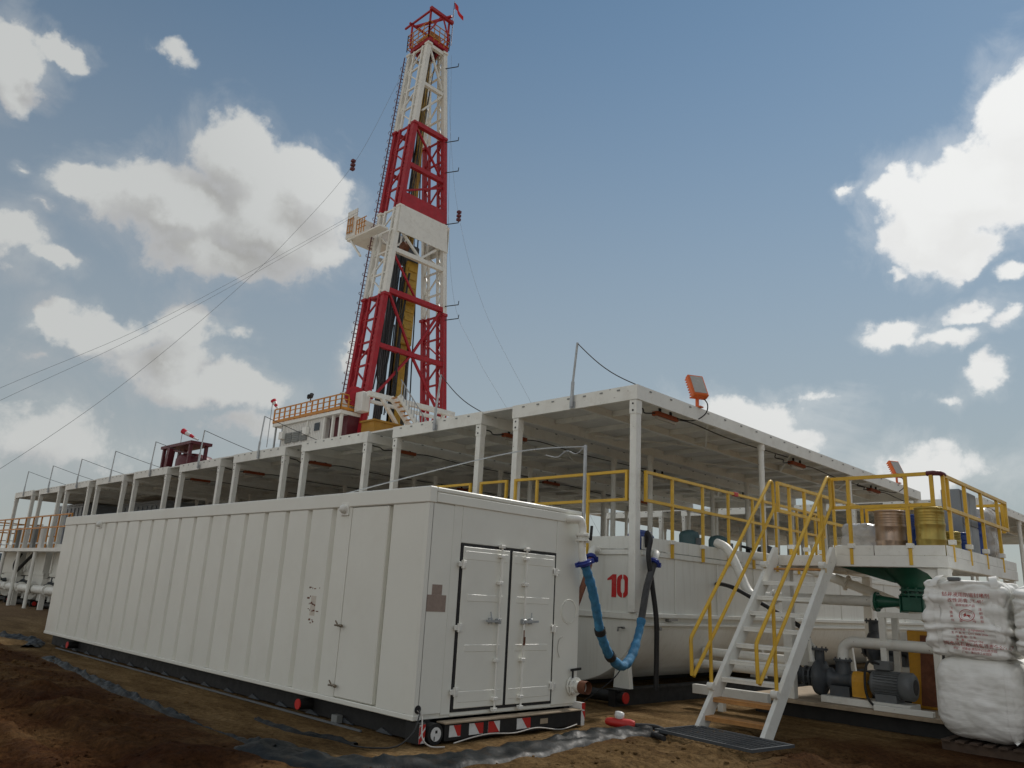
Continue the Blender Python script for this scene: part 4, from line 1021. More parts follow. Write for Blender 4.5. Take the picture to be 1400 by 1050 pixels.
g = Geo().tube(spline([(-1.26, 4.58, 2.26), (-1.16, 4.40, 2.10), (-1.08, 4.2, 1.85), (-1.05, 3.9, 1.4), (-1.1, 3.5, 0.9), (-1.3, 3.1, 0.5)], 8), 0.05, 12)
solo(g, 'transfer_hose', 'rust', 'rusty brown hose below the white elbow, going down behind the container', 'hose', (-1.26, 4.58, 2.26))
g = Geo().tube(spline([(-0.62, 5.22, 2.50), (-0.56, 5.20, 2.73), (-0.47, 5.16, 2.62), (-0.47, 5.10, 2.35), (-0.45, 5.18, 1.9), (-0.42, 5.26, 1.35), (-0.44, 5.30, 0.8), (-0.45, 5.30, 0.27)], 8), 0.042, 12)
solo(g, 'drain_hose', 'rubber', 'black hose hanging over the deck edge beside the tank corner post', 'hose', (-0.45, 5.3, 0.27))
g = Geo().tube(spline([(-0.60, 5.12, 1.38), (-0.58, 4.85, 0.95), (-0.70, 4.6, 0.5), (-0.95, 4.4, 0.22), (-1.2, 4.3, 0.02)], 8), 0.009, 6)
solo(g, 'power_cable', 'rubber', 'thin black cable slanting down the front of the number 10 tank', 'cable', (-0.6, 5.1, 1.38))

for ch in list(tanks[9].children):
    if ch.name.startswith('gap_plate'): bpy.data.objects.remove(ch)

# ------------------------------------------------------------------ stairs
SX0, SX1 = 1.10, 2.03
st = thing('stairway', (1.55, 4.05, 0), 'white steel stairs with yellow handrails and ochre lower treads', 'stairs')
def stringer(x):
    a, b = Vector((x, 4.02, 0.0)), Vector((x, 6.44, 2.52))
    d = (b-a).normalized(); nrm = Vector((0, -d.z, d.y))
    g = Geo()
    p = [a-Vector((0, 0.14, 0)), a+Vector((0, 0.14, 0)), b+Vector((0, 0.0, -0.17)), b+Vector((0, 0.0, 0.06)), b+Vector((0, -0.08, 0.06))]
    g.prism([(q.y, q.z) for q in p], 0, x-0.03, x+0.03)
    build(g, 'stringer', 'white_steel', st)
    for f in (0.17, 0.86):
        c = a.lerp(b, f)+Vector((0, -0.10, 0.12))
        build(Geo().cyl((x-0.045, c.y, c.z), (x+0.045, c.y, c.z), 0.05, n=12), 'rail_lug', 'white_steel', st)
stringer(SX0); stringer(SX1)
tz = [0.19, 0.41, 0.66, 0.89, 1.11, 1.34, 1.57, 1.80, 2.03]
for i, z in enumerate(tz):
    y = 4.02+z/2.52*2.42
    build(Geo().cbox(SX0+0.031, SX1-0.031, y-0.09, y+0.12, z-0.025, z, 0.004).cbox(SX0+0.031, SX1-0.031, y-0.092, y-0.08, z-0.06, z-0.026, 0.002),
          'tread', 'worn_tread' if i < 2 else 'white_steel', st)
build(Geo().cbox(SX0+0.031, SX1-0.031, 6.26, 6.44, 2.22, 2.25, 0.003), 'tread', 'worn_tread', st)
for x in (SX0-0.01, SX1+0.01):
    r = 0.026
    top = [(x, 3.86, 0.70), (x, 3.84, 1.18), (x, 6.32, 3.66), (x, 6.40, 3.64), (x, 6.42, 3.20), (x, 3.90, 0.69)]
    def rounded(pts, k=0.05):
        out = []
        for i, p in enumerate(pts):
            p = Vector(p)
            if i in (0, len(pts)-1): out.append(p); continue
            a = (Vector(pts[i-1])-p); b = (Vector(pts[i+1])-p)
            out += [p+a.normalized()*min(k, a.length/3), p+(a.normalized()+b.normalized())*k*0.18, p+b.normalized()*min(k, b.length/3)]
        return out
    h = build(Geo().tube(rounded(top), r, 10), 'handrail', 'yellow_paint', st)
    build(Geo().cyl((x, 4.36, 0.52), (x, 4.34, 1.66), r, n=10), 'rail_post', 'yellow_paint', h)
    build(Geo().cyl((x, 6.05, 2.18), (x, 6.03, 3.36), r, n=10), 'rail_post', 'yellow_paint', h)

# steel grating at the stair foot
gr = thing('grating', (1.7, 3.4, 0.02), 'rusty steel grating lying on the soil at the stair foot', 'grating')
GA = Matrix.Rotation(R(-8), 3, 'Z')
def gt(g):
    g.v = [tuple(GA @ Vector(p)+Vector((1.72, 3.52, 0.035))) for p in g.v]; return g
build(gt(Geo().box(-0.70, 0.70, -0.42, -0.39, 0, 0.035).box(-0.70, 0.70, 0.39, 0.42, 0, 0.035).box(-0.73, -0.70, -0.42, 0.42, 0, 0.035).box(0.70, 0.73, -0.42, 0.42, 0, 0.035)), 'frame', 'pump_dark', gr)
first = None
for i in range(27):
    if first is None: first = build(gt(Geo().box(-0.68, -0.672, -0.389, 0.389, 0.002, 0.03)), 'bar', 'pump_dark', gr)
    else: share(first, gr, GA @ Vector((i*0.052, 0, 0)))
for i in range(6): build(gt(Geo().box(-0.699, 0.699, -0.33+i*0.13, -0.322+i*0.13, 0.031, 0.037)), 'cross_bar', 'pump_dark', gr)

# ------------------------------------------------------------------ mixing platform
PX0, PX1, PY0, PY1 = 1.02, 3.63, 6.46, 10.4
pf = thing('mixing_platform', ((PX0+PX1)/2, PY0, 0), 'raised white mixing platform on columns at the head of the stairs', 'platform')
build(Geo().cbox(PX0, PX1, PY0, PY0+0.09, 2.30, 2.465, 0.006), 'edge_beam', 'white_steel', pf)
build(Geo().cbox(PX1-0.09, PX1, PY0+0.091, PY1, 2.30, 2.465, 0.006), 'edge_beam', 'white_steel', pf)
build(Geo().cbox(PX0, PX0+0.09, PY0+0.091, PY1, 2.30, 2.465, 0.006), 'edge_beam', 'white_steel', pf)
build(Geo().box(PX0+0.091, PX1-0.091, PY0+0.091, PY1, 2.44, 2.462), 'deck', 'grey_white', pf)
for y in (7.3, 8.3, 9.3): build(Geo().box(PX0+0.092, PX1-0.092, y, y+0.08, 2.32, 2.438), 'joist', 'grey_white', pf)
for a, b in ((2.05, 2.62), (2.635, 3.60)):
    build(Geo().cbox(a, b, PY0+0.002, PY0+0.022, 2.467, 2.612, 0.003), 'kick_plate', 'white_steel', pf)
first = None
for k in range(6):
    if first is None: first = build(Geo().cbox(PX1-0.022, PX1-0.002, PY0+0.03, PY0+0.03+0.64, 2.467, 2.612, 0.003), 'kick_plate', 'white_steel', pf)
    else: share(first, pf, (0, k*0.65, 0))
for x, y in ((3.54, 6.56), (1.12, 6.75), (1.12, 10.2), (3.54, 10.2), (2.3, 10.2)):
    c = build(Geo().cbox(x-0.075, x+0.075, y-0.07, y+0.07, 0.27, 2.298, 0.006), 'column', 'white_steel', pf)
    if y < 6.6:
        build(Geo().prism([(x-0.076, 2.05), (x-0.076, 2.296), (x-0.36, 2.296), (x-0.22, 2.22)], 1, y-0.02, y+0.02), 'gusset', 'white_steel', c)
        build(Geo().prism([(y+0.071, 2.05), (y+0.071, 2.296), (y+0.36, 2.296), (y+0.22, 2.22)], 0, x-0.02, x+0.02), 'gusset', 'white_steel', c)
# skid base with the pumps
build(Geo().cbox(0.35, 3.62, 6.58, 10.4, 0.215, 0.27, 0.005), 'base_plate', 'dusty_plate', pf)
build(Geo().box(0.5, 3.5, 6.75, 6.87, 0.0, 0.214).box(0.5, 3.5, 10.1, 10.22, 0.0, 0.214).box(0.5, 0.62, 6.88, 10.09, 0, 0.214).box(3.38, 3.5, 6.88, 10.09, 0, 0.214), 'base_beam', 'black_paint', pf)
railing('guard_railing', (2.03, PY0+0.012), (3.52, PY0+0.012), (0.18, 0.745), 'yellow guard railing on the platform front beside the stair head', ztop=3.64, zmid=3.19, zb=2.33)
railing('guard_railing', (PX1-0.012, PY0+0.10), (PX1-0.012, 10.1), (0.06, 0.30, 0.555, 0.83), 'yellow guard railing along the right side of the platform in front of the drums', ztop=3.62, zmid=3.15, zb=2.40)
railing('guard_railing', (PX0+0.06, PY0+0.12), (PX0+0.06, 10.3), (0.12, 0.28, 0.44, 0.62, 0.80), 'yellow guard railing running back from the left side of the stair head', ztop=3.66, zmid=3.20, zb=2.36)
railing('guard_railing', (PX0+0.1, 10.36), (PX1-0.1, 10.36), (0.2, 0.5, 0.8), 'yellow guard railing across the back of the platform', ztop=3.62, zmid=3.15, zb=2.40)
solo(Geo().tube([(3.44, PY0+0.012, 3.642), (3.53, PY0+0.012, 3.645), (3.60, PY0+0.05, 3.645), (PX1-0.012, PY0+0.14, 3.638), (PX1-0.012, PY0+0.20, 3.632)], 0.038, 8), 'rail_tape', 'dark_red', 'dark red cover bent round the top rail corner of the platform', 'tape', (3.53, PY0, 3.64))

# ------------------------------------------------------------------ drums, sacks and cabinet on the platform
def drum(x, y, r, h, m, label, z=2.463):
    pr = [(r*0.97, 0), (r, 0.01), (r, 0.02), (r*0.985, 0.03)]
    def ring(at): return [(r*0.985, at-0.03), (r*1.02, at-0.012), (r*1.02, at+0.012), (r*0.985, at+0.03)]
    for at in (0.36*h, 0.66*h): pr += ring(at)
    for i in range(4):
        at = 0.74*h+i*0.055*h; pr += [(r*0.985, at-0.012), (r*1.008, at), (r*0.985, at+0.012)]
    pr += [(r*0.985, h-0.03), (r*1.01, h-0.02), (r*1.01, h-0.004), (r*0.96, h), (r*0.95, h-0.012)]
    t = thing('steel_drum', (x, y, z), label, 'drum', 'drums on the platform')
    build(Geo().lathe(pr, (x, y, z), (0, 0, 1), 32), 'body', m, t)
    build(Geo().cyl((x+r*0.6, y, z+h-0.012), (x+r*0.6, y, z+h+0.012), 0.04, n=10), 'bung', 'steel', t)
drum(2.69, 7.05, 0.225, 0.72, 'drum_bronze', 'bronze coloured steel drum left of the blue drum on the platform')
drum(3.28, 6.98, 0.205, 0.74, 'drum_gold', 'golden steel drum at the platform corner')
drum(2.98, 7.55, 0.20, 0.70, 'blue_plastic', 'blue drum between the bronze drum and the golden drum')
drum(3.40, 7.42, 0.16, 0.42, 'drum_gold', 'short golden drum behind the railing right of the corner')
drum(3.42, 7.80, 0.15, 0.44, 'blue_plastic', 'short blue drum left of the grey cabinet on the platform')
drum(3.34, 9.05, 0.19, 0.80, 'blue_plastic', 'tall blue drum right of the grey cabinet on the platform')
cb = thing('control_cabinet', (3.32, 8.4, 2.463), 'blue grey double door cabinet behind the platform side railing', 'cabinet')
build(Geo().cbox(3.18, 3.46, 8.00, 8.82, 2.463, 3.62, 0.01), 'body', 'cabinet_grey', cb)
for y0, y1 in ((8.02, 8.40), (8.42, 8.80)):
    for z0, z1 in ((2.52, 3.05), (3.07, 3.60)):
        build(Geo().cbox(3.462, 3.478, y0, y1, z0, z1, 0.004), 'door', 'cabinet_grey', cb)
def soft_box(c, s, p=5.0, n=16, amp=0.02, seed=0.0, crease=1.0, flat_front=0.0, bulge=0.05):
    """rounded box of cloth: superellipsoid with creases"""
    bm = bmesh.new(); bmesh.ops.create_cube(bm, size=2.0)
    bmesh.ops.subdivide_edges(bm, edges=bm.edges[:], cuts=n, use_grid_fill=True)
    out = []
    for v in bm.verts:
        q = v.co; k = (abs(q.x)**p+abs(q.y)**p+abs(q.z)**p)**(-1/p); d = q*k
        b = 1+bulge*(1-d.z*d.z)
        w = Vector((d.x*s[0]*b, d.y*s[1]*b, d.z*s[2]))
        nn = Vector((d.x, d.y, d.z*0.3)).normalized()
        f = amp*(noise.fractal((w.x*2.2+seed, w.y*2.2, w.z*4.0), 0.8, 2.1, 5))
        f += amp*crease*1.1*(abs(noise.noise((w.x*1.4+seed*2, w.y*1.4, w.z*9.0)))-0.25)
        f -= amp*0.9*crease*max(0.0, 1-abs(noise.noise((w.x*1.1+seed*3, w.y*1.1+4, w.z*5.0)))*9)
        f -= amp*0.6*crease*max(0.0, 1-abs(noise.noise((w.x*3.5+seed, w.y*3.5, w.z*3.0+8)))*11)
        out.append(Vector(c)+w+nn*f); v.co = out[-1]
    bm.normal_update(); bm.verts.index_update()
    g = Geo().add([v.co[:] for v in bm.verts], [[q.index for q in f.verts] for f in bm.faces], True); bm.free(); return g
def wrapped_pallet(x, y, w, d, h, label, seed, z=2.463):
    t = thing('wrapped_pallet', (x, y, z), label, 'pallet', 'wrapped sacks on the platform')
    build(Geo().box(x-w/2, x+w/2, y-d/2, y+d/2, z, z+0.10), 'pallet', 'wood_dark', t)
    build(soft_box((x, y, z+0.10+h/2), (w/2, d/2, h/2), 6, 14, 0.03, seed, 1.5, bulge=0.02), 'sacks', 'stretch_wrap', t)
wrapped_pallet(2.03, 7.75, 0.55, 0.7, 0.50, 'stretch wrapped sacks left of the bronze drum', 3.0)
wrapped_pallet(3.12, 9.78, 0.8, 0.9, 0.95, 'tall stretch wrapped sacks at the right end of the platform', 8.0)
wrapped_pallet(1.95, 9.0, 0.8, 0.9, 0.35, 'low stretch wrapped sacks at the back of the platform', 12.0)

# ------------------------------------------------------------------ hopper and pump set under the platform
hp = thing('mixing_hopper', (2.86, 7.35, 1.7), 'green mixing hopper with venturi nozzle below the platform', 'hopper')
hx, hy = 2.86, 7.35
build(Geo().lathe([(0.40, 2.32), (0.26, 2.14), (0.17, 2.04), (0.155, 2.0)], (hx, hy, 0), (0, 0, 1), 24), 'cone', 'green_paint', hp)
build(Geo().prism([(hx-1.05, 2.33), (hx-0.25, 2.33), (hx-0.22, 2.10), (hx-0.45, 2.16)], 1, hy-0.12, hy+0.12), 'chute', 'green_paint', hp)
build(Geo().flange((hx, hy, 2.0), (0, 0, 1), 0.20, 0.03, 20, 10).cyl((hx, hy, 1.98), (hx, hy, 1.94), 0.13, n=16).flange((hx, hy, 1.93), (0, 0, 1), 0.20, 0.03, 20, 10), 'flange', 'green_paint', hp)
build(Geo().cbox(hx-0.15, hx+0.16, hy-0.15, hy+0.15, 1.68, 1.91, 0.02).box(hx-0.17, hx-0.151, hy-0.17, hy+0.17, 1.66, 1.92).box(hx+0.161, hx+0.18, hy-0.17, hy+0.17, 1.66, 1.92), 'mixing_chamber', 'green_paint', hp)
build(Geo().cyl((hx-0.17, hy, 1.81), (hx-0.54, hy, 1.81), 0.055, 0.10, n=18).flange((hx-0.55, hy, 1.81), (1, 0, 0), 0.155, 0.03, 20, 8), 'venturi', 'green_paint', hp)
jp = thing('discharge_pipe', (1.6, hy, 1.8), 'white horizontal pipe feeding the green venturi', 'pipe')
build(Geo().cyl((hx-0.58, hy, 1.81), (0.35, hy, 1.81), 0.082, n=18).tube(spline([(0.36, hy, 1.81), (0.18, hy, 1.83), (0.05, hy+0.04, 1.95), (-0.10, hy+0.1, 2.2), (-0.35, hy+0.15, 2.62), (-0.62, hy+0.2, 2.76)], 6), 0.082, 16), 'pipe', 'white_steel', jp)
build(Geo().flange((hx-0.59, hy, 1.81), (1, 0, 0), 0.145, 0.03, 20, 8), 'flange', 'white_steel', jp)
build(Geo().flange((0.6, hy, 1.81), (1, 0, 0), 0.13, 0.03, 18, 8), 'flange', 'white_steel', jp)
dg = thing('return_pipe', (1.0, 9.0, 1.9), 'slanting white pipe behind the stairs under the platform', 'pipe')
build(Geo().tube(spline([(-0.6, 8.9, 2.62), (0.1, 8.9, 2.50), (1.2, 9.0, 2.14), (2.2, 9.1, 1.75), (2.6, 9.1, 1.5)], 6), 0.085, 14), 'pipe', 'white_steel', dg)
build(Geo().flange((1.2, 9.0, 2.14), (1, 0.08, -0.36), 0.14, 0.03, 16, 8), 'flange', 'white_steel', dg)
# frame carrying the hopper
hf = thing('hopper_frame', (2.8, 7.3, 0.27), 'white steel frame carrying the green hopper', 'frame')
for x in (2.46, 3.2):
    for y in (7.08, 7.62): build(Geo().cbox(x-0.045, x+0.045, y-0.045, y+0.045, 0.272, 1.57, 0.005), 'leg', 'white_steel', hf)
build(Geo().cbox(2.40, 3.26, 7.03, 7.13, 1.572, 1.655, 0.005), 'beam', 'white_steel', hf)
build(Geo().cbox(2.40, 3.26, 7.57, 7.67, 1.572, 1.655, 0.005), 'beam', 'white_steel', hf)

def pump_set(name, x0, y, z, s, label, guard='guard_yellow', motor='motor_grey'):
    """horizontal centrifugal pump, axis along +x; x0 is the volute's left face"""
    t = thing(name, (x0+0.6*s, y, 0.272), label, 'pump', 'centrifugal pump sets')
    # volute
    v = build(Geo().lathe([(0.10*s, -0.05*s), (0.13*s, 0.0), (0.255*s, 0.02*s), (0.275*s, 0.07*s), (0.255*s, 0.13*s), (0.15*s, 0.15*s), (0.12*s, 0.20*s)], (x0, y, z), (1, 0, 0), 26), 'volute', 'pump_dark', t)
    build(Geo().flange((x0-0.07*s, y, z), (1, 0, 0), 0.15*s, 0.035*s, 20, 8), 'suction_flange', 'pump_dark', v)
    build(Geo().cyl((x0+0.07*s, y+0.0, z+0.2*s), (x0+0.07*s, y, z+0.42*s), 0.075*s, n=14).flange((x0+0.07*s, y, z+0.42*s), (0, 0, 1), 0.13*s, 0.03*s, 18, 8), 'discharge_flange', 'pump_dark', v)
    build(Geo().lathe([(0.12*s, 0.2*s), (0.16*s, 0.22*s), (0.16*s, 0.26*s), (0.10*s, 0.30*s), (0.095*s, 0.55*s), (0.12*s, 0.57*s), (0.12*s, 0.60*s), (0.04*s, 0.61*s)], (x0, y, z), (1, 0, 0), 20)
          .box(x0+0.25*s, x0+0.55*s, y-0.11*s, y+0.11*s, z-0.24*s, z-0.09*s), 'bearing_frame', 'pump_dark', t)
    gpts = []
    for i in range(9):
        a = math.pi*i/8; gpts.append((y+0.125*s*math.cos(a), z+0.0*s+0.145*s*math.sin(a)))
    gpts = [(y+0.125*s, z-0.22*s)]+gpts+[(y-0.125*s, z-0.22*s)]
    build(Geo().prism(gpts, 0, x0+0.60*s, x0+0.80*s), 'coupling_guard', guard, t)
    m = build(Geo().lathe([(0.03*s, 0.80*s), (0.03*s, 0.86*s), (0.16*s, 0.87*s), (0.19*s, 0.90*s), (0.175*s, 0.92*s), (0.175*s, 1.28*s), (0.195*s, 1.29*s), (0.20*s, 1.44*s), (0.17*s, 1.47*s), (0.14*s, 1.475*s)], (x0, y, z), (1, 0, 0), 24), 'motor', motor, t)
    g = Geo()
    for i in range(28):
        a = 2*math.pi*i/28
        p = Vector((x0+0.93*s, y+0.18*s*math.cos(a), z+0.18*s*math.sin(a))); q = p+Vector((0.34*s, 0, 0))
        g.bar(p, q, 0.010*s, 0.03*s, up=(0, math.cos(a), math.sin(a)))
    build(g, 'cooling_fins', motor, m)
    build(Geo().cyl((x0+1.476*s, y, z), (x0+1.479*s, y, z), 0.11*s, n=20), 'fan_grille', 'rubber', m)
    build(Geo().cbox(x0+0.93*s, x0+1.16*s, y-0.11*s, y+0.11*s, z+0.20*s, z+0.33*s, 0.012), 'terminal_box', motor, m)
    build(Geo().box(x0+0.95*s, x0+1.25*s, y-0.17*s, y+0.17*s, z-0.24*s, z-0.13*s), 'motor_foot', motor, m)
    build(Geo().cbox(x0+0.15*s, x0+1.45*s, y-0.22*s, y+0.22*s, z-0.34*s, z-0.241*s, 0.006), 'base_frame', 'white_steel', t)
    return t
pump_set('centrifugal_pump', 1.42, 7.0, 0.615, 1.0, 'grey centrifugal pump set with a yellow coupling guard at the platform front edge')
pump_set('centrifugal_pump', 1.75, 8.45, 1.06, 1.05, 'larger grey pump set on a plinth behind the yellow guarded pump', guard='pump_dark')
solo(Geo().cbox(1.7, 3.4, 8.1, 8.8, 0.272, 0.70, 0.01).box(1.72, 3.38, 8.085, 8.098, 0.3, 0.66), 'pump_plinth', 'rubber', 'black plinth under the rear pump set', 'plinth', (2.3, 8.25, 0.272))
# discharge pipe of the front pump with its elbow
ep = thing('elbow_pipe', (1.5, 7.0, 1.0), 'white elbow pipe rising from the front pump and running right', 'pipe')
build(Geo().tube(spline([(1.83, 7.06, 0.80), (1.83, 7.08, 0.98), (1.85, 7.10, 1.09), (1.95, 7.10, 1.17), (2.1, 7.10, 1.18), (2.6, 7.10, 1.18), (3.35, 7.10, 1.18)], 7), 0.082, 16), 'pipe', 'white_steel', ep)
build(Geo().flange((1.83, 7.06, 0.90), (0, 0, 1), 0.14, 0.03, 18, 8), 'flange', 'pump_dark', ep)
build(Geo().lathe([(0.13, 0.55), (0.14, 0.60), (0.125, 0.66), (0.11, 0.80), (0.11, 0.885)], (1.83, 7.06, 0), (0, 0, 1), 18), 'neck', 'pump_dark', ep)
sp = thing('suction_pipe', (0.9, 7.0, 0.6), 'pair of white suction pipes with black valve at the front pump inlet', 'pipe')
build(Geo().cyl((-0.75, 7.0, 0.615), (1.10, 7.0, 0.615), 0.075, n=16), 'pipe', 'white_steel', sp)
build(Geo().cyl((-0.75, 7.28, 0.80), (1.2, 7.28, 0.80), 0.08, n=16), 'pipe', 'white_steel', sp)
build(Geo().flange((1.13, 7.0, 0.615), (1, 0, 0), 0.155, 0.035, 18, 8).cyl((1.14, 7.0, 0.615), (1.25, 7.0, 0.615), 0.12, n=16).flange((1.27, 7.0, 0.615), (1, 0, 0), 0.155, 0.035, 18, 8), 'valve', 'pump_dark', sp)
build(Geo().prism([(0.95, 0.78), (1.35, 0.72), (1.42, 0.95), (1.30, 1.12), (1.02, 1.08), (0.90, 0.92)], 1, 7.18, 7.21), 'gusset_plate', 'white_steel', sp)
build(Geo().cyl((1.40, 6.92, 0.84), (1.38, 6.92, 1.04), 0.05, 0.035, n=12).cyl((1.38, 6.92, 1.04), (1.37, 6.92, 1.20), 0.035, n=10), 'hose_nozzle', 'white_steel', sp)
g = Geo().tube(spline([(-0.72, 7.55, 1.98), (-0.45, 7.40, 2.0), (-0.05, 7.2, 1.92), (0.45, 7.05, 1.72), (0.95, 6.95, 1.50), (1.28, 6.92, 1.32), (1.37, 6.92, 1.15)], 8), 0.036, 12)
solo(g, 'suction_hose', 'rubber', 'black hose arching behind the stairs from the tank wall to the front pump', 'hose', (1.37, 6.92, 1.15))
# belt guard and spare plates
bgd = thing('belt_guard', (2.85, 7.75, 0.272), 'tall yellow and rust red belt guard behind the front pump motor', 'guard')
build(Geo().cbox(2.60, 3.02, 7.68, 7.84, 0.274, 1.40, 0.012), 'cover', 'guard_yellow', bgd)
build(Geo().prism([(2.75, 0.32), (3.03, 0.32), (2.98, 1.0), (2.92, 1.34), (2.80, 1.34)], 1, 7.655, 7.676), 'rust_panel', 'rust', bgd)
g = Geo().tube(spline([(2.44, 6.90, 0.90), (2.30, 6.84, 0.92), (2.25, 6.80, 0.72), (2.28, 6.76, 0.45), (2.42, 6.72, 0.31), (2.7, 6.70, 0.30)], 7), 0.018, 8)
solo(g, 'power_cable', 'rubber', 'black cable looping in front of the yellow coupling guard', 'cable', (2.44, 6.9, 0.9))
solo(Geo().cbox(2.42, 3.22, 6.60, 6.70, 0.272, 0.35, 0.006), 'steel_channel', 'white_steel', 'white steel channel lying on the skid edge in front of the pump motor', 'channel', (2.8, 6.65, 0.272))
# white post and beam between stairs and tank
bm_ = thing('tie_beam', (0.2, 6.2, 0.2), 'low white tie beam from the tank skid to the stairs', 'beam')
build(Geo().cbox(-0.25, 1.06, 6.05, 6.17, 0.22, 0.36, 0.006), 'beam', 'white_steel', bm_)
build(Geo().cbox(0.2, 0.3, 6.06, 6.16, 0.0, 0.218, 0.004), 'foot', 'white_steel', bm_)

# ------------------------------------------------------------------ bulk bags
def text_mesh(body, size, m=None):
    cu = bpy.data.curves.new('print', 'FONT'); cu.body = body; cu.size = size; cu.align_x = 'CENTER'; cu.resolution_u = 2
    ob = bpy.data.objects.new('print', cu); C.objects.link(ob)
    dg_ = bpy.context.evaluated_depsgraph_get(); dg_.update()
    me = ob.evaluated_get(dg_).to_mesh()
    vs = [v.co.copy() for v in me.vertices]; fs = [tuple(p.vertices) for p in me.polygons]
    ob.evaluated_get(dg_).to_mesh_clear()
    bpy.data.objects.remove(ob); bpy.data.curves.remove(cu)
    return vs, fs
def bag(c, s, label, seed, p=5.0, amp=0.03, crease=1.0, bulge=0.05, straps=(-0.55, 0.62)):
    t = thing('bulk_bag', (c[0], c[1], c[2]-s[2]), label, 'bulk bag', 'white bulk bags stacked beside the platform')
    g = soft_box(c, s, p, 48, amp, seed, crease, bulge=bulge)
    body = build(g, 'body', 'woven_bag', t)
    bvh = BVHTree.FromPolygons([Vector(v) for v in g.v], g.f)
    def onto(x, z, off):
        h = bvh.ray_cast(Vector((x, c[1]-3, z)), Vector((0, 1, 0)))
        return (x, (h[0].y if h[0] else c[1]-s[1])-off, z)
    # sewn straps down the front
    for f in straps:
        x = c[0]+f*s[0]; v = []; n = 40
        for i in range(n+1):
            z = c[2]+s[2]*(-0.93+1.86*i/n); xx = x+0.012*noise.noise((z*3, seed, f))
            for dx in (-0.032, 0.032): v.append(onto(xx+dx, z, 0.007))
        build(Geo().add(v, [(2*i, 2*i+1, 2*i+3, 2*i+2) for i in range(n)], True), 'strap', 'woven_bag', t)
    return t, onto
BY = 5.75; BD = 0.48
b1, on1 = bag((4.00, BY+BD, 0.66), (0.49, BD, 0.51), 'plump white bulk bag at the bottom left of the stack beside the platform', 2.0, 4.2, 0.022, 0.35, 0.06, (0.74,))
b2, on2 = bag((3.93, BY+BD+0.02, 1.63), (0.49, BD, 0.49), 'white bulk bag with red printing on top of the plump one', 5.0, 11.0, 0.036, 1.7, 0.0, (-0.62, 0.78))
bag((4.98, BY+BD+0.02, 0.64), (0.46, BD, 0.48), 'white bulk bag cut by the right picture edge, lower one', 9.0, 4.5, 0.026, 1.2, 0.06, (-0.4,))
bag((4.93, BY+BD+0.0, 1.62), (0.46, BD, 0.47), 'white bulk bag cut by the right picture edge, upper one', 13.0, 6.0, 0.03, 1.6, 0.03, (-0.5,))
bag((4.2, BY+1.62, 0.62), (0.47, BD, 0.50), 'white bulk bag standing behind the stack', 17.0, 5.0, 0.03, 1.0, 0.05, ())
for i, x in enumerate((4.0, 4.98)):
    pt = thing('pallet', (x, BY+BD, 0), ['dark timber pallet under the plump left bulk bag', 'dark timber pallet under the right bulk bags'][i], 'pallet', 'pallets under the bulk bags')
    for j in range(3): build(Geo().box(x-0.47, x+0.47, BY+0.08+j*0.36, BY+0.18+j*0.36, 0.0, 0.11), 'bearer', 'wood_dark', pt)
    for j in range(6): build(Geo().box(x-0.46+j*0.16, x-0.36+j*0.16, BY+0.02, BY+0.96, 0.112, 0.135), 'slat', 'wood_dark', pt)
# lifting loops and the folded spout on the printed bag
for x, dx in ((3.60, 0.10), (4.33, -0.05)):
    pts = spline([(x, BY+0.005, 2.02), (x+dx*0.3, BY+0.03, 2.10), (x+dx*0.8, BY+0.12, 2.16), (x+dx, BY+0.26, 2.15), (x+dx*1.3, BY+0.4, 2.12)], 6)
    v = [q for p in pts for q in ((p.x-0.045, p.y, p.z), (p.x+0.045, p.y, p.z+0.012))]; n = len(pts)
    build(Geo().add(v, [(2*i, 2*i+1, 2*i+3, 2*i+2) for i in range(n-1)], True), 'lifting_strap', 'woven_bag', b2)
build(Geo().cbox(3.78, 3.93, BY+0.03, BY+0.10, 2.10, 2.145, 0.008), 'folded_label', 'motor_grey', b2)
# red printing
prints = [('钻井液用防塌封堵剂', 0.062, 3.975, 1.900), ('改性沥青 FT-401', 0.058, 3.975, 1.828), ('国家级新产品', 0.036, 3.965, 1.778),
          ('执行标准：Q/NJM0002A', 0.034, 3.985, 1.475), ('生 产 批 号：QTT 2008-2016', 0.034, 3.985, 1.432), ('保 质 期：三 年', 0.034, 3.945, 1.388), ('净   重：1000kg±10kg', 0.034, 3.975, 1.346),
          ('河南金马石油科技有限责任公司', 0.056, 4.02, 1.285), ('地址：河南省濮阳市石化路东段', 0.036, 4.02, 1.240), ('厂址：濮阳市工业园区', 0.034, 4.05, 1.200),
          ('金', 0.045, 3.91, 1.585), ('马', 0.045, 4.06, 1.585), ('飞', 0.040, 3.79, 1.735), ('驰', 0.040, 3.79, 1.685), ('神', 0.040, 3.795, 1.635), ('州', 0.040, 3.81, 1.585),
          ('注', 0.040, 4.13, 1.735), ('册', 0.040, 4.14, 1.685), ('商', 0.040, 4.145, 1.635), ('标', 0.040, 4.15, 1.585)]
for body, size, x, z in prints:
    vs, fs = text_mesh(body, size)
    tilt = 0.02
    out = []
    for q in vs: out.append(on2(x+q.x, z+q.y-tilt*q.x, 0.005))
    build(Geo().add(out, fs), 'red_print', 'print_red', b2)['kind'] = 'stuff'
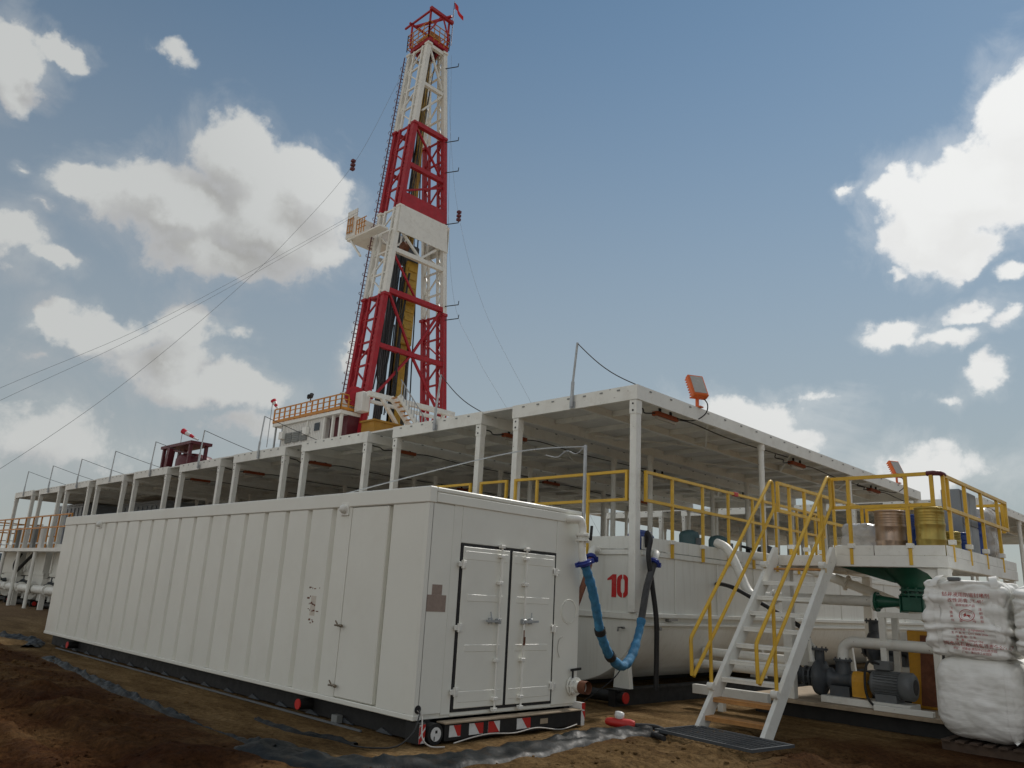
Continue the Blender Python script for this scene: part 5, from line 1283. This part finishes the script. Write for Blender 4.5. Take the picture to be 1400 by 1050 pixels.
# round emblem: ring and galloping horse
eg = Geo(); ex, ez = 3.975, 1.668
for r0, r1 in ((0.078, 0.086), (0.060, 0.063)):
    n = 36; v = []
    for i in range(n):
        a = 2*math.pi*i/n
        for r in (r0, r1): v.append(on2(ex+r*math.cos(a)*1.08, ez+r*0.86*math.sin(a), 0.005))
    eg.add(v, [(2*i, 2*i+1, 2*((i+1) % n)+1, 2*((i+1) % n)) for i in range(n)])
horse = [(-0.055, 0.0), (-0.03, 0.012), (-0.02, 0.03), (-0.012, 0.034), (-0.015, 0.018), (0.0, 0.01), (0.03, 0.006), (0.052, -0.006), (0.05, -0.012), (0.03, -0.006), (0.04, -0.024), (0.034, -0.028), (0.012, -0.010), (-0.01, -0.008), (-0.034, -0.022), (-0.04, -0.018), (-0.026, -0.004)]
v = [on2(ex+a, ez+b, 0.005) for a, b in horse]
eg.add(v, [tuple(range(len(v)))])
build(eg, 'emblem', 'print_red', b2)
# black marks on the right-hand bag
solo(Geo().box(4.62, 4.70, BY-0.012, BY-0.006, 1.09, 1.115).box(4.64, 4.70, BY-0.012, BY-0.006, 0.72, 0.74), 'bag_mark', 'black_paint', 'black printed marks on the right-hand lower bag', 'marking', (4.66, BY, 0.9))

# ------------------------------------------------------------------ litter by the container
rc = thing('traffic_cone', (0.3, 3.2, 0.04), 'faded red and white cone lying on the soil between container and stairs', 'cone')
a, b = Vector((0.30, 3.06, 0.075)), Vector((0.62, 3.22, 0.06)); dd = (b-a).normalized()
build(Geo().lathe([(0.02, -0.03), (0.04, -0.015), (0.055, 0.04), (0.066, 0.30), (0.05, 0.36)], a, dd, 16), 'body', 'bright_red', rc)
build(Geo().lathe([(0.05, 0.0), (0.066, 0.03), (0.06, 0.08), (0.03, 0.09)], a+dd*0.14+Vector((0.0, 0.02, 0.05)), (0.1, 0.1, 1), 14), 'white_cap', 'white_tape', rc)
g = Geo().tube(spline([(0.62, 3.24, 0.05), (0.85, 3.35, 0.06), (1.05, 3.30, 0.03), (1.0, 3.1, 0.02), (1.25, 2.95, 0.02)], 6), 0.035, 8)
solo(g, 'hose_scrap', 'rubber', 'scrap of black hose on the soil beside the lying red cone', 'hose', (0.62, 3.24, 0.04))

# ------------------------------------------------------------------ drilling rig
XF, XG = -33.0, -35.2
def yn(z): return 21.5+(z-13.2)*2.2/27.7
def yf(z): return 27.8-(z-13.5)*2.6/27.4
ms = thing('drilling_mast', (-34.1, 24.6, 10.5), 'tall red and white lattice drilling mast', 'mast')
BANDS = [(10.6, 20.4, 'red_paint'), (20.4, 27.0, 'white_steel'), (27.0, 33.8, 'red_paint'), (33.8, 40.8, 'white_steel')]
for z0, z1, m in BANDS:
    for fy in (yn, yf):
        for x in (XF, XG):
            w = 0.34 if x == XF else 0.28
            leg = build(Geo().bar((x, fy(z0), z0), (x, fy(z1), z1-0.01), w, w, up=(1, 0, 0)), 'leg', m, ms)
            build(Geo().cbox(x-0.24, x+0.24, fy(z1)-0.22, fy(z1)+0.22, z1-0.22, z1-0.02, 0.02), 'splice', m, leg)
        n = max(3, round((z1-z0)/1.65)); h = (z1-z0)/n
        for i in range(n):
            a, b = z0+i*h, z0+(i+1)*h
            build(Geo().bar((XF-0.17, fy(b), b-0.1), (XG+0.15, fy(b), b-0.1), 0.12), 'strut', m, ms)
            g = Geo().bar((XF-0.15, fy(a), a), (XG+0.14, fy(b), b-0.1), 0.10)
            if i % 2: g = Geo().bar((XG+0.14, fy(a), a), (XF-0.15, fy(b), b-0.1), 0.10)
            build(g, 'brace', m, ms)
            # inner pair of the boxed legs
        # ladder-like inner chord
        for x, w in ((XF-0.62, 0.18), (XG+0.55, 0.16)):
            build(Geo().bar((x, fy(z0), z0), (x, fy(z1), z1), w, w, up=(1, 0, 0)), 'chord', m, ms)
        nl = n*2; h = (z1-z0)/nl; g = Geo()
        for i in range(nl):
            a, b = z0+i*h, z0+(i+1)*h
            for xa, xb in ((XF-0.15, XF-0.55), (XG+0.13, XG+0.48)):
                if i % 2: xa, xb = xb, xa
                g.bar((xa, fy(a)+0.01, a), (xb, fy(b)+0.01, b), 0.07)
        lc = build(g, 'lacing', m, ms); lc['kind'] = 'stuff'
# back girders and cross bracing
GIRD = [(12.9, 'white_steel', 0.20), (16.7, 'red_paint', 0.30), (20.6, 'red_paint', 0.34), (23.6, 'white_steel', 0.30), (30.3, 'red_paint', 0.32), (33.7, 'red_paint', 0.34), (37.2, 'white_steel', 0.26), (40.6, 'white_steel', 0.26)]
for z, m, w in GIRD:
    build(Geo().bar((XF, yn(z)+0.18, z), (XF, yf(z)-0.18, z), w, w), 'girder', m, ms)
    build(Geo().bar((XG, yn(z)+0.15, z), (XG, yn(z)+0.9, z), w*0.7, w*0.7), 'girder', m, ms)
def xbrace(z0, z1, m, kind):
    ym = 24.65
    if kind == 'X':
        build(Geo().bar((XF, yn(z0)+0.2, z0), (XF, yf(z1)-0.2, z1), 0.15), 'brace', m, ms)
        build(Geo().bar((XF+0.002, yf(z0)-0.2, z0), (XF+0.002, yn(z1)+0.2, z1), 0.15), 'brace', m, ms)
    if kind == 'A':
        build(Geo().bar((XF, yn(z0)+0.2, z0), (XF, ym, z1), 0.15), 'brace', m, ms)
        build(Geo().bar((XF, yf(z0)-0.2, z0), (XF, ym, z1), 0.15), 'brace', m, ms)
    if kind == 'V':
        build(Geo().bar((XF, yn(z1)+0.2, z1), (XF, ym, z0), 0.15), 'brace', m, ms)
        build(Geo().bar((XF, yf(z1)-0.2, z1), (XF, ym, z0), 0.15), 'brace', m, ms)
xbrace(12.9, 16.7, 'red_paint', 'A'); xbrace(16.7, 20.6, 'red_paint', 'V'); xbrace(23.7, 25.3, 'white_steel', 'V')
build(Geo().bar((XF, yn(20.6)+0.2, 23.5), (XF, 24.6, 20.7), 0.12), 'brace', 'red_paint', ms)
build(Geo().bar((XF, yf(27.2)-0.2, 29.9), (XF, yn(27.8)+0.2, 28.2), 0.13), 'brace', 'red_paint', ms)
build(Geo().bar((XF, yn(33.6)+0.2, 33.4), (XF, yf(30.4)-0.3, 30.5), 0.13), 'brace', 'red_paint', ms)
build(Geo().bar((XF, yf(37.2)-0.2, 37.1), (XF, yn(34)+0.5, 35.0), 0.13), 'brace', 'white_steel', ms)
build(Geo().bar((XF, yn(40.4)+0.2, 40.4), (XF, yf(37.4)-0.2, 37.5), 0.13), 'brace', 'white_steel', ms)
# drilling lines, tong lines and cables inside the mast
dl = thing('drilling_lines', (-34.1, 24.5, 12), 'dark drilling lines and cables hanging inside the mast', 'cable')
rl_ = random.Random(21)
for i in range(9):
    x0, y0 = -34.1+rl_.uniform(-0.5, 0.6), 24.5+rl_.uniform(-0.5, 0.5)
    z1 = rl_.choice((12.5, 14.0, 16.5, 24.9, 24.9, 13.0))
    x1, y1 = -34.0+rl_.uniform(-0.9, 0.8), 24.5+rl_.uniform(-1.6, 1.4)
    pts = [Vector((x0, y0, 40.4)).lerp(Vector((x1, y1, z1)), k/8)+Vector((0, 0.25*math.sin(math.pi*k/8)*rl_.uniform(-0.3, 0.5), 0)) for k in range(9)]
    build(Geo().tube(pts, rl_.choice((0.025, 0.03, 0.05)), 5), 'line', 'rubber', dl)
for i in range(7):
    y0 = yn(20)+0.35+0.22*i; z0 = rl_.uniform(18, 23.5)
    build(Geo().tube(spline([(-33.3, y0, z0), (-33.2, y0-0.1, z0-3), (-33.2+rl_.uniform(-0.3, 0.3), y0+rl_.uniform(-0.5, 0.6), rl_.uniform(12, 14.5))], 6), 0.045, 6), 'line', 'rubber', dl)
# red girder plate and white wind wall
build(Geo().box(XF-0.04, XF+0.20, yn(27.4)-0.1, yf(27.4)+0.1, 26.95, 28.0), 'girder_plate', 'red_paint', ms)
build(Geo().prism([(yn(25)-0.05, 24.9), (yf(25)+0.15, 24.9), (yf(27)+0.1, 26.94), (yn(27)-0.1, 26.94)], 0, XF+0.19, XF+0.25), 'wind_wall', 'white_steel', ms)
build(Geo().prism([(XF+0.18, 24.9), (XG, 24.9), (XG, 26.94), (XF+0.18, 26.94)], 1, yf(26)+0.30, yf(26)+0.34), 'wind_wall', 'white_steel', ms)
# racking board with its shelter
rb = build(Geo().box(-37.2, -33.3, 21.3, 22.0, 25.0, 25.12).box(-37.2, -35.5, 22.01, 27.0, 25.0, 25.12), 'racking_board', 'white_steel', ms)
build(Geo().box(-37.25, -37.18, 21.2, 27.0, 25.13, 27.2), 'wind_wall', 'white_steel', rb)
build(Geo().box(-37.17, -36.1, 21.2, 21.27, 25.13, 27.2), 'wind_wall', 'white_steel', rb)
g = Geo()
for x in (-36.0, -35.7, -35.4, -35.1): g.bar((x, 21.22, 25.12), (x, 21.22, 26.2), 0.05)
for z in (25.5, 25.85, 26.2): g.bar((-36.0, 21.22, z), (-34.9, 21.22, z), 0.05)
build(g, 'board_rail', 'orange_rail', rb)
g = Geo()
for y in (21.12,):
    for x in (-37.0, -36.7, -36.4): g.bar((x, y, 25.4), (x, y, 26.6), 0.05)
    for z in (25.5, 26.0, 26.5): g.bar((-37.0, y, z), (-36.4, y, z), 0.05)
build(g, 'escape_gate', 'orange_rail', rb)
build(Geo().bar((-36.8, 21.4, 24.95), (-35.4, 21.4, 23.4), 0.12), 'knee_brace', 'white_steel', rb)
# crown block
zc = 40.9; ya, yb = 23.45, 25.45
cr = build(Geo().box(XG+0.1, XF+0.2, ya+0.15, yb-0.05, zc, zc+0.38), 'crown_platform', 'red_paint', ms)
build(Geo().box(XG+0.5, XF-0.3, 24.0, 25.0, zc+0.39, zc+1.25), 'crown_block', 'ochre', cr)
for y in (24.1, 24.4, 24.7): build(Geo().cyl((-34.1, y, zc+0.2), (-34.1, y+0.12, zc+0.2), 0.75, n=20), 'sheave', 'dark_red', cr)
g = Geo()
for x0, y0, x1, y1 in ((XG-0.15, ya, XF+0.22, ya), (XF+0.22, ya, XF+0.22, yb), (XG-0.15, ya, XG-0.15, yb), (XG-0.15, yb, XF+0.22, yb)):
    for z in (0.35, 0.75, 1.15, 1.55): g.bar((x0, y0, zc+z), (x1, y1, zc+z), 0.05)
    for i in range(5): g.bar((x0+(x1-x0)*i/4, y0+(y1-y0)*i/4, zc+0.1), (x0+(x1-x0)*i/4, y0+(y1-y0)*i/4, zc+1.55), 0.05)
build(g, 'crown_rail', 'orange_rail', cr)
zt = zc+2.6
for x in (XG+0.1, XF+0.1):
    for y in (ya+0.1, yb-0.1): build(Geo().bar((x, y, zc+0.38), (x, y, zt), 0.12), 'gin_post', 'red_paint', cr)
build(Geo().bar((XF+0.3, ya-0.1, zt), (XF+0.3, yb+0.1, zt), 0.24).bar((XG-0.1, 24.0, zt+0.13), (XF+0.7, 25.1, zt+0.13), 0.16).bar((XG, ya-0.1, zt), (XG, yb, zt), 0.14).bar((XG-0.8, ya+0.1, zt), (XF+0.3, ya+0.1, zt), 0.12)
      .bar((XF+0.3, ya+0.1, zc+0.8), (XF+0.3, 24.4, zt-0.1), 0.09).bar((XF+0.3, yb-0.1, zc+0.8), (XF+0.3, 24.6, zt-0.1), 0.09), 'gin_pole', 'red_paint', cr)
fl = thing('flag', (XF+0.3, yb+0.1, zc+2.6), 'small red flag at the very top of the drilling mast', 'flag')
build(Geo().cyl((XF+0.3, yb+0.1, zc+0.6), (XF+0.3, yb+0.1, zc+4.6), 0.03, n=6), 'pole', 'dark_red', fl)
v = []
for i in range(7):
    s = i/6
    for k in range(4):
        q = k/3
        v.append((XF+0.3+0.55*s+0.06*math.sin(s*6), yb+0.12+0.45*s+0.10*math.sin(s*7+q), zc+4.55-0.55*q*(1-0.3*s)-1.25*s))
build(Geo().add(v, [(i*4+k, i*4+k+1, (i+1)*4+k+1, (i+1)*4+k) for i in range(6) for k in range(3)], True), 'cloth', 'flag_red', fl)
# climbing ladder on the rear side
g = Geo()
for s in (-0.2, 0.2): g.bar((XG-0.22, yn(11)-0.1+s, 11), (XG-0.22, yn(40.5)-0.1+s, 40.5), 0.06)
for i in range(98):
    z = 11+0.3*i; g.bar((XG-0.22, yn(z)-0.3, z), (XG-0.22, yn(z)+0.1, z), 0.03)
for i in range(40):
    z = 11.5+0.72*i; c = Vector((XG-0.22, yn(z)-0.1, z))
    pts = [c+Vector((-0.42*math.sin(a), -0.30*math.cos(a)*1.0, 0)) for a in [math.pi*k/6 for k in range(7)]]
    g.tube(pts, 0.02, 4, caps=False)
build(g, 'ladder', 'dark_red', ms)
# top drive, its guide beam and hanging lines
td = thing('top_drive', (-34.0, 24.6, 12), 'yellow top drive hanging on its guide beam inside the mast', 'top drive')
build(Geo().cbox(-34.3, -33.7, 24.2, 24.8, 11.0, 24.2, 0.05), 'guide_beam', 'rig_yellow', td)
build(Geo().cbox(-33.69, -33.5, 24.0, 25.0, 17.5, 23.6, 0.05), 'torque_frame', 'rig_yellow', td)
for i in range(9): build(Geo().box(-33.49, -33.44, 24.15, 24.85, 18.0+i*0.6, 18.25+i*0.6), 'track_plate', 'rig_yellow', td)
build(Geo().bar((-34.1, 24.5, 24.21), (-34.1, 24.5, 40.5), 0.38), 'guide_rail', 'rig_yellow', td)
build(Geo().bar((-34.3, 23.55, 24.9), (-34.2, 24.05, 40), 0.26), 'standpipe', 'cabinet_grey', td)
build(Geo().cbox(-34.5, -33.5, 23.9, 25.0, 23.4, 24.8, 0.1), 'motor_housing', 'pump_dark', td)
build(Geo().cyl((-33.6, 23.5, 24.4), (-33.6, 23.9, 24.4), 0.35, n=14), 'swivel', 'rust', td)
build(Geo().box(-34.36, -34.31, 24.1, 24.9, 11.0, 22.5).box(-33.69, -33.64, 23.9, 24.15, 11.0, 17.4), 'cable_tray', 'black_paint', td)
dp = thing('pipe_stands', (-34.4, 23.6, 10.6), 'dark drill pipe stands racked inside the mast', 'drill pipe')
for i in range(8):
    x, y = -34.7+0.22*(i % 4), 23.3+0.25*(i//4)+(0 if i < 4 else 1.75)
    build(Geo().cyl((x, y, 10.7), (x+0.1, y+0.3*(1 if i < 4 else -1), 24.6), 0.085, n=8), 'stand', 'pump_dark', dp)
kh = thing('kelly_hose', (-33.5, 23.0, 16), 'black rotary hose looping inside the mast', 'hose')
build(Geo().tube(spline([(-33.6, 24.0, 22.5), (-33.5, 23.3, 19.0), (-33.2, 22.9, 16.0), (-33.0, 22.4, 14.3), (-33.0, 22.1, 15.0), (-33.1, 22.1, 18.5)], 10), 0.09, 10).tube(spline([(-33.3, 24.1, 22.5), (-33.0, 23.6, 18.0), (-32.9, 23.5, 14.5)], 8), 0.07, 8), 'hose', 'rubber', kh)
# substructure and drill floor
sb = thing('substructure', (-35, 25, 0), 'rig substructure and drill floor behind the tank canopies', 'structure')
build(Geo().box(-43, -30.6, 21.6, 30.0, 10.0, 10.55), 'drill_floor', 'white_steel', sb)
for x in (-42.5, -36.5, -31.2):
    for y in (22.2, 29.4): build(Geo().box(x-0.3, x+0.3, y-0.3, y+0.3, 0, 9.99), 'leg', 'red_paint', sb)
for y in (22.2, 29.4): build(Geo().bar((-42.2, y, 1.0), (-36.8, y, 9.5), 0.3).bar((-36.2, y, 9.5), (-31.5, y, 1.0), 0.3), 'brace', 'red_paint', sb)
# A-frame beam and stair seen at the mast foot
build(Geo().bar((-31.6, 20.6, 12.95), (-31.4, 27.4, 12.95), 0.30), 'raising_beam', 'white_steel', sb)
build(Geo().bar((-31.5, 21.6, 12.8), (-31.5, 23.6, 10.6), 0.2).bar((-31.5, 26.6, 12.8), (-31.5, 26.0, 10.6), 0.2), 'prop', 'white_steel', sb)
stf = build(Geo().bar((-31.0, 21.9, 12.9), (-31.0, 25.0, 9.9), 0.10, 0.34).bar((-30.2, 21.9, 12.9), (-30.2, 25.0, 9.9), 0.10, 0.34), 'floor_stair', 'white_steel', sb)
for i in range(12):
    y = 22.0+i*0.24; z = 12.85-i*0.24*3.0/3.1
    build(Geo().box(-30.95, -30.25, y-0.1, y+0.1, z-0.02, z+0.02), 'tread', 'worn_tread', stf)
for i in range(14):
    y = 22.0+i*0.22; z = 12.8-i*0.22*0.97
    build(Geo().bar((-30.15, y, z), (-30.15, y, z+1.0), 0.04), 'baluster', 'galvanised', stf)
build(Geo().bar((-30.15, 21.9, 13.9), (-30.15, 25.0, 10.9), 0.05), 'handrail', 'galvanised', stf)
wh = thing('winch', (-33.8, 20.9, 12.0), 'red winch drum beside the mast foot', 'winch')
build(Geo().cyl((-33.35, 20.75, 13.0), (-33.05, 20.65, 13.0), 0.62, n=22).cyl((-33.04, 20.65, 13.0), (-33.0, 20.64, 13.0), 0.40, n=18), 'drum', 'red_paint', wh)
build(Geo().cbox(-34.4, -33.4, 20.5, 21.2, 11.95, 13.4, 0.04), 'body', 'white_steel', wh)
build(Geo().cbox(-32.95, -32.2, 20.6, 21.2, 11.95, 13.2, 0.04), 'body', 'grey_white', wh)
oc = thing('mud_box', (-31, 21.5, 10.0), 'ochre yellow steel box above the canopy at the mast foot', 'box')
build(Geo().box(-32.4, -31.1, 20.9, 24.6, 8.2, 11.25), 'wall', 'ochre', oc)
build(Geo().box(-32.5, -31.0, 20.8, 24.7, 11.251, 11.36), 'rim', 'ochre', oc)
# driller's house
hs = thing('rig_house', (-37.4, 20.5, 0), 'white corrugated rig house with orange rooftop railing left of the mast', 'building')
hy0, hy1, hx0, hx1, hz0, hz1 = 19.9, 21.5, -41.2, -33.2, 9.2, 11.75
build(Geo().box(hx0+1.0, hx1-2.0, hy0+0.03, hy1, hz0, hz1), 'wall', 'grey_white', hs)
first = None; w = 0.2
for i in range(24):
    if first is None: first = build(Geo().cbox(hx0+1.05, hx0+1.05+0.12, hy0, hy0+0.029, hz0+0.05, hz1-0.05, 0.006), 'wall_panel', 'grey_white', hs)
    else: share(first, hs, (i*0.205, 0, 0))
build(Geo().box(hx0-0.1, hx1+0.1, hy0-0.15, hy1+0.3, hz1+0.001, hz1+0.22), 'roof', 'white_steel', hs)
for i in range(3):
    lv = build(Geo().box(hx0+1.6+i*0.95, hx0+2.42+i*0.95, hy0-0.05, hy0-0.031, hz0+1.25, hz0+1.95), 'louvre', 'louvre_grey', hs)
    for j in range(5): build(Geo().box(hx0+1.63+i*0.95, hx0+2.39+i*0.95, hy0-0.09, hy0-0.051, hz0+1.3+j*0.13, hz0+1.35+j*0.13), 'slat', 'louvre_grey', lv)
wd = build(Geo().box(hx0+5.1, hx0+5.7, hy0-0.05, hy0-0.031, hz0+1.75, hz0+2.25), 'window', 'window_dark', hs)
for x in (hx0+1.15, hx0+4.1):
    build(Geo().cbox(x, x+0.45, hy0-0.30, hy0-0.03, hz0+1.55, hz0+2.05, 0.02).bar((x+0.22, hy0-0.1, hz0+2.05), (x+0.22, hy0-0.1, hz0+2.5), 0.06), 'wall_box', 'white_steel', hs)
build(Geo().box(hx1-1.95, hx1, hy0+0.5, hy1, hz0, hz1), 'recess_wall', 'dark_red', hs)
for x in (hx1-1.9, hx1-0.95, hx1-0.1): build(Geo().box(x-0.08, x+0.08, hy0, hy0+0.16, hz0, hz1), 'column', 'white_steel', hs)
for x in (hx0, hx0+0.9): build(Geo().box(x, x+0.1, hy0, hy0+0.1, 8.0, hz1), 'column', 'galvanised', hs)
g = Geo()
for z in (0.4, 0.8, 1.15): g.bar((hx0-0.1, hy0+0.3, hz0+z), (hx0+0.95, hy0+0.3, hz0+z), 0.07)
for i in range(5): g.bar((hx0-0.1+i*0.25, hy0+0.3, hz0), (hx0-0.1+i*0.25, hy0+0.3, hz0+1.15), 0.05)
build(g, 'porch_rail', 'orange_rail', hs)
build(Geo().cbox(hx0+0.1, hx0+0.9, hy0+0.5, hy0+1.2, hz0, hz0+1.4, 0.05), 'porch_box', 'motor_grey', hs)
zr = hz1+0.22
for x0, y0, x1, y1, n in ((hx0-0.1, hy0-0.12, hx1+0.05, hy0-0.12, 12), (hx1+0.06, hy0-0.12, hx1+0.06, hy1+0.3, 4), (hx0-0.1, hy1+0.2, hx1, hy1+0.2, 12)):
    rl = build(Geo().bar((x0, y0, zr+1.0), (x1, y1, zr+1.0), 0.07), 'roof_rail', 'orange_rail', hs)
    for z in (0.12, 0.38, 0.70): build(Geo().bar((x0, y0, zr+z), (x1, y1, zr+z), 0.05 if z > 0.2 else 0.16), 'rail', 'orange_rail', rl)
    for i in range(n+1): 
        s = i/n; build(Geo().bar((x0+(x1-x0)*s, y0+(y1-y0)*s, zr), (x0+(x1-x0)*s, y0+(y1-y0)*s, zr+1.0), 0.08), 'post', 'orange_rail', rl)
build(Geo().box(-34.0, -33.0, 20.2, 21.4, 0, hz0-0.01).box(-41.1, -40.2, 20.2, 21.4, 0, hz0-0.01), 'support', 'galvanised', hs)
cm = thing('spotlight', (-37.2, 20.0, 12.97), 'small dark spotlight on the rig house railing', 'spotlight')
build(Geo().cyl((-37.2, 20.0, 12.97), (-37.2, 20.0, 13.3), 0.04, n=6), 'stem', 'rubber', cm)
build(Geo().cyl((-37.5, 20.0, 13.35), (-37.25, 19.9, 13.42), 0.10, 0.14, n=10).cyl((-37.15, 20.0, 13.32), (-36.95, 19.9, 13.50), 0.10, 0.14, n=10), 'head', 'rubber', cm)

def windsock(p, d, label, L=1.0):
    t = thing('windsock', p, label, 'windsock', 'red and white windsocks')
    p = Vector(p); d = Vector(d).normalized()
    build(Geo().cyl(p-Vector((0, 0, 3.4)), p+Vector((0, 0, 0.02)), 0.03, n=6), 'pole', 'galvanised', t)
    for i in range(4):
        a, b = p+d*(0.05+L*i/4), p+d*(0.05+L*(i+1)/4)
        r0, r1 = (0.24-0.045*i)*min(1, 0.6+L*0.3), (0.24-0.045*(i+1))*min(1, 0.6+L*0.3)
        build(Geo().cyl(a, b, r0, r1, n=12, caps=False), 'sleeve', 'sock_red' if i % 2 == 0 else 'white_tape', t)
windsock((-42.6, 20.2, 13.95), (0.5, 0.25, -0.75), 'small red windsock left of the rig house railing', 0.8)
windsock((-59.0, 20.9, 13.6), (0.85, 0.35, -0.42), 'red and white windsock above the dark red tank frame', 2.0)
# dark red tank in a frame, far left
rt = thing('trip_tank', (-57, 21, 0), 'dark red tank in a roofed frame rising above the canopies', 'tank')
for x in (-60.6, -59.4, -55.4):
    for y in (20.3, 21.6): build(Geo().box(x-0.12, x+0.12, y-0.12, y+0.12, 0, 12.0), 'column', 'dark_red', rt)
build(Geo().box(-61.0, -55.0, 20.1, 21.9, 12.01, 12.25), 'roof', 'dark_red', rt)
build(Geo().lathe([(1.45, 8.6), (1.5, 8.7), (1.5, 10.9), (1.3, 11.3), (0.5, 11.5)], (-57.2, 21.6, 0), (0, 0, 1), 24), 'vessel', 'dark_red', rt)
build(Geo().box(-60.4, -55.1, 20.2, 21.8, 8.3, 8.59), 'floor', 'dark_red', rt)
build(Geo().bar((-59.4, 20.25, 11.9), (-55.4, 20.25, 11.2), 0.12).bar((-59.3, 20.2, 8.7), (-58.9, 20.2, 11.95), 0.5), 'brace', 'dark_red', rt)

# ------------------------------------------------------------------ guy wires
def wire(pts, label, r=0.035, marker=None):
    sp_ = spline(pts, 10)
    t = thing('guy_wire', pts[0], label, 'wire', 'guy wires of the mast')
    build(Geo().tube(sp_, r, 5), 'cable', 'motor_grey', t)
    if marker is not None:
        c = Vector(pts[marker])
        for dz in (-0.28, 0.0, 0.28): build(Geo().cbox(c.x-0.13, c.x+0.13, c.y-0.13, c.y+0.13, c.z+dz-0.1, c.z+dz+0.1, 0.03), 'marker', 'dark_red', t)
wire([(-33.8, 23.1, 40.7), (-32.8, 21.0, 35.3), (-32.3, 18.1, 27.7), (-32.2, 14.2, 20.8), (-31.6, 10.7, 15.7), (-31.2, 6.0, 9.6), (-30.3, 1.3, 4.6), (-29.8, -3.5, 0.0)], 'guy wire with a red marker from the mast crown down to the left', 0.009, 2)
wire([(-35.3, 20.8, 26.3), (-35.8, 13.5, 19.0), (-34.9, 7.7, 13.5), (-33.4, 1.3, 8.0), (-31.0, -7.5, 0.0)], 'lower guy wire of the pair leaving the racking board to the left', 0.008)
wire([(-35.3, 20.8, 26.5), (-35.8, 13.5, 19.3), (-34.9, 7.7, 13.9), (-33.4, 1.2, 8.6), (-31.5, -8.6, 0.0)], 'upper guy wire of the pair leaving the racking board to the left', 0.008)
wire([(-32.3, 25.1, 39.3), (-31.1, 25.0, 32.5), (-29.7, 25.1, 26.1), (-27.6, 26.0, 19.3), (-24.4, 27.8, 12.5), (-18, 31, 0)], 'guy wire with a red marker from the mast crown down to the right', 0.007, 2)
wire([(-32.3, 25.1, 38.6), (-30.6, 25.6, 22.0), (-28.6, 26.4, 16.6), (-26.1, 27.6, 12.2), (-19, 31, 0)], 'thin guy wire right of the mast without marker', 0.007)
wire([(-32.6, 25.6, 40.6), (-32.2, 26.0, 31.0), (-31.9, 26.4, 20.0), (-31.7, 26.8, 11.0)], 'straight hoisting line close along the right side of the mast', 0.007)
# stand-off brackets on the right leg
for i, (z, lb) in enumerate(((39.4, 'topmost'), (33.4, 'second highest'), (31.0, 'third highest'), (27.0, 'fourth highest'), (20.9, 'fifth highest'), (19.9, 'sixth highest'), (12.6, 'lowest'))):
    o = build(Geo().bar((XF+0.17, yf(z), z), (XF+0.95, yf(z)+0.55, z+0.12), 0.05).bar((XF+0.95, yf(z)+0.55, z+0.1), (XF+0.97, yf(z)+0.56, z+0.40), 0.04), 'line_bracket', 'black_paint', ms)

# ------------------------------------------------------------------ background
wb = ribbed_cabin(-62, -44, 24, 27, 0, 5.9, 'white_steel', 'site_office', 'white site building behind the canopies with a red emblem', 30, 'building')
build(Geo().prism([(-47.9, 4.5), (-46.2, 4.5), (-46.9, 5.5)], 1, 23.93, 23.955), 'emblem', 'bright_red', wb)
build(Geo().prism([(-47.3, 4.6), (-46.8, 4.6), (-47.0, 5.0)], 1, 23.91, 23.929), 'emblem_mark', 'white_tape', wb)
ribbed_cabin(-66, -50, 6.5, 9.5, 0, 2.3, 'blue_shed', 'blue_shed', 'blue grey shed at the far left edge behind the walkway', 20, 'shed')
ribbed_cabin(-49, -43.6, 3.8, 4.6, 0, 1.3, 'wood_dark', 'timber_stack', 'brown timber stack at the far left edge', 6, 'timber')
for i in range(3):
    z = (3.9, 3.0, 2.75)[i]
    solo(Geo().tube([(-120, 6+i, z+3), (-80, 6.5, z+0.6), (-41, 7, z)], 0.02, 5), 'power_line', 'rubber', ['topmost thin power line at the far left edge', 'middle power line at the far left edge', 'lowest power line at the far left edge'][i], 'wire', (-41, 7, z), 'power lines at the left edge')
# low horizon: pale desert rise far away
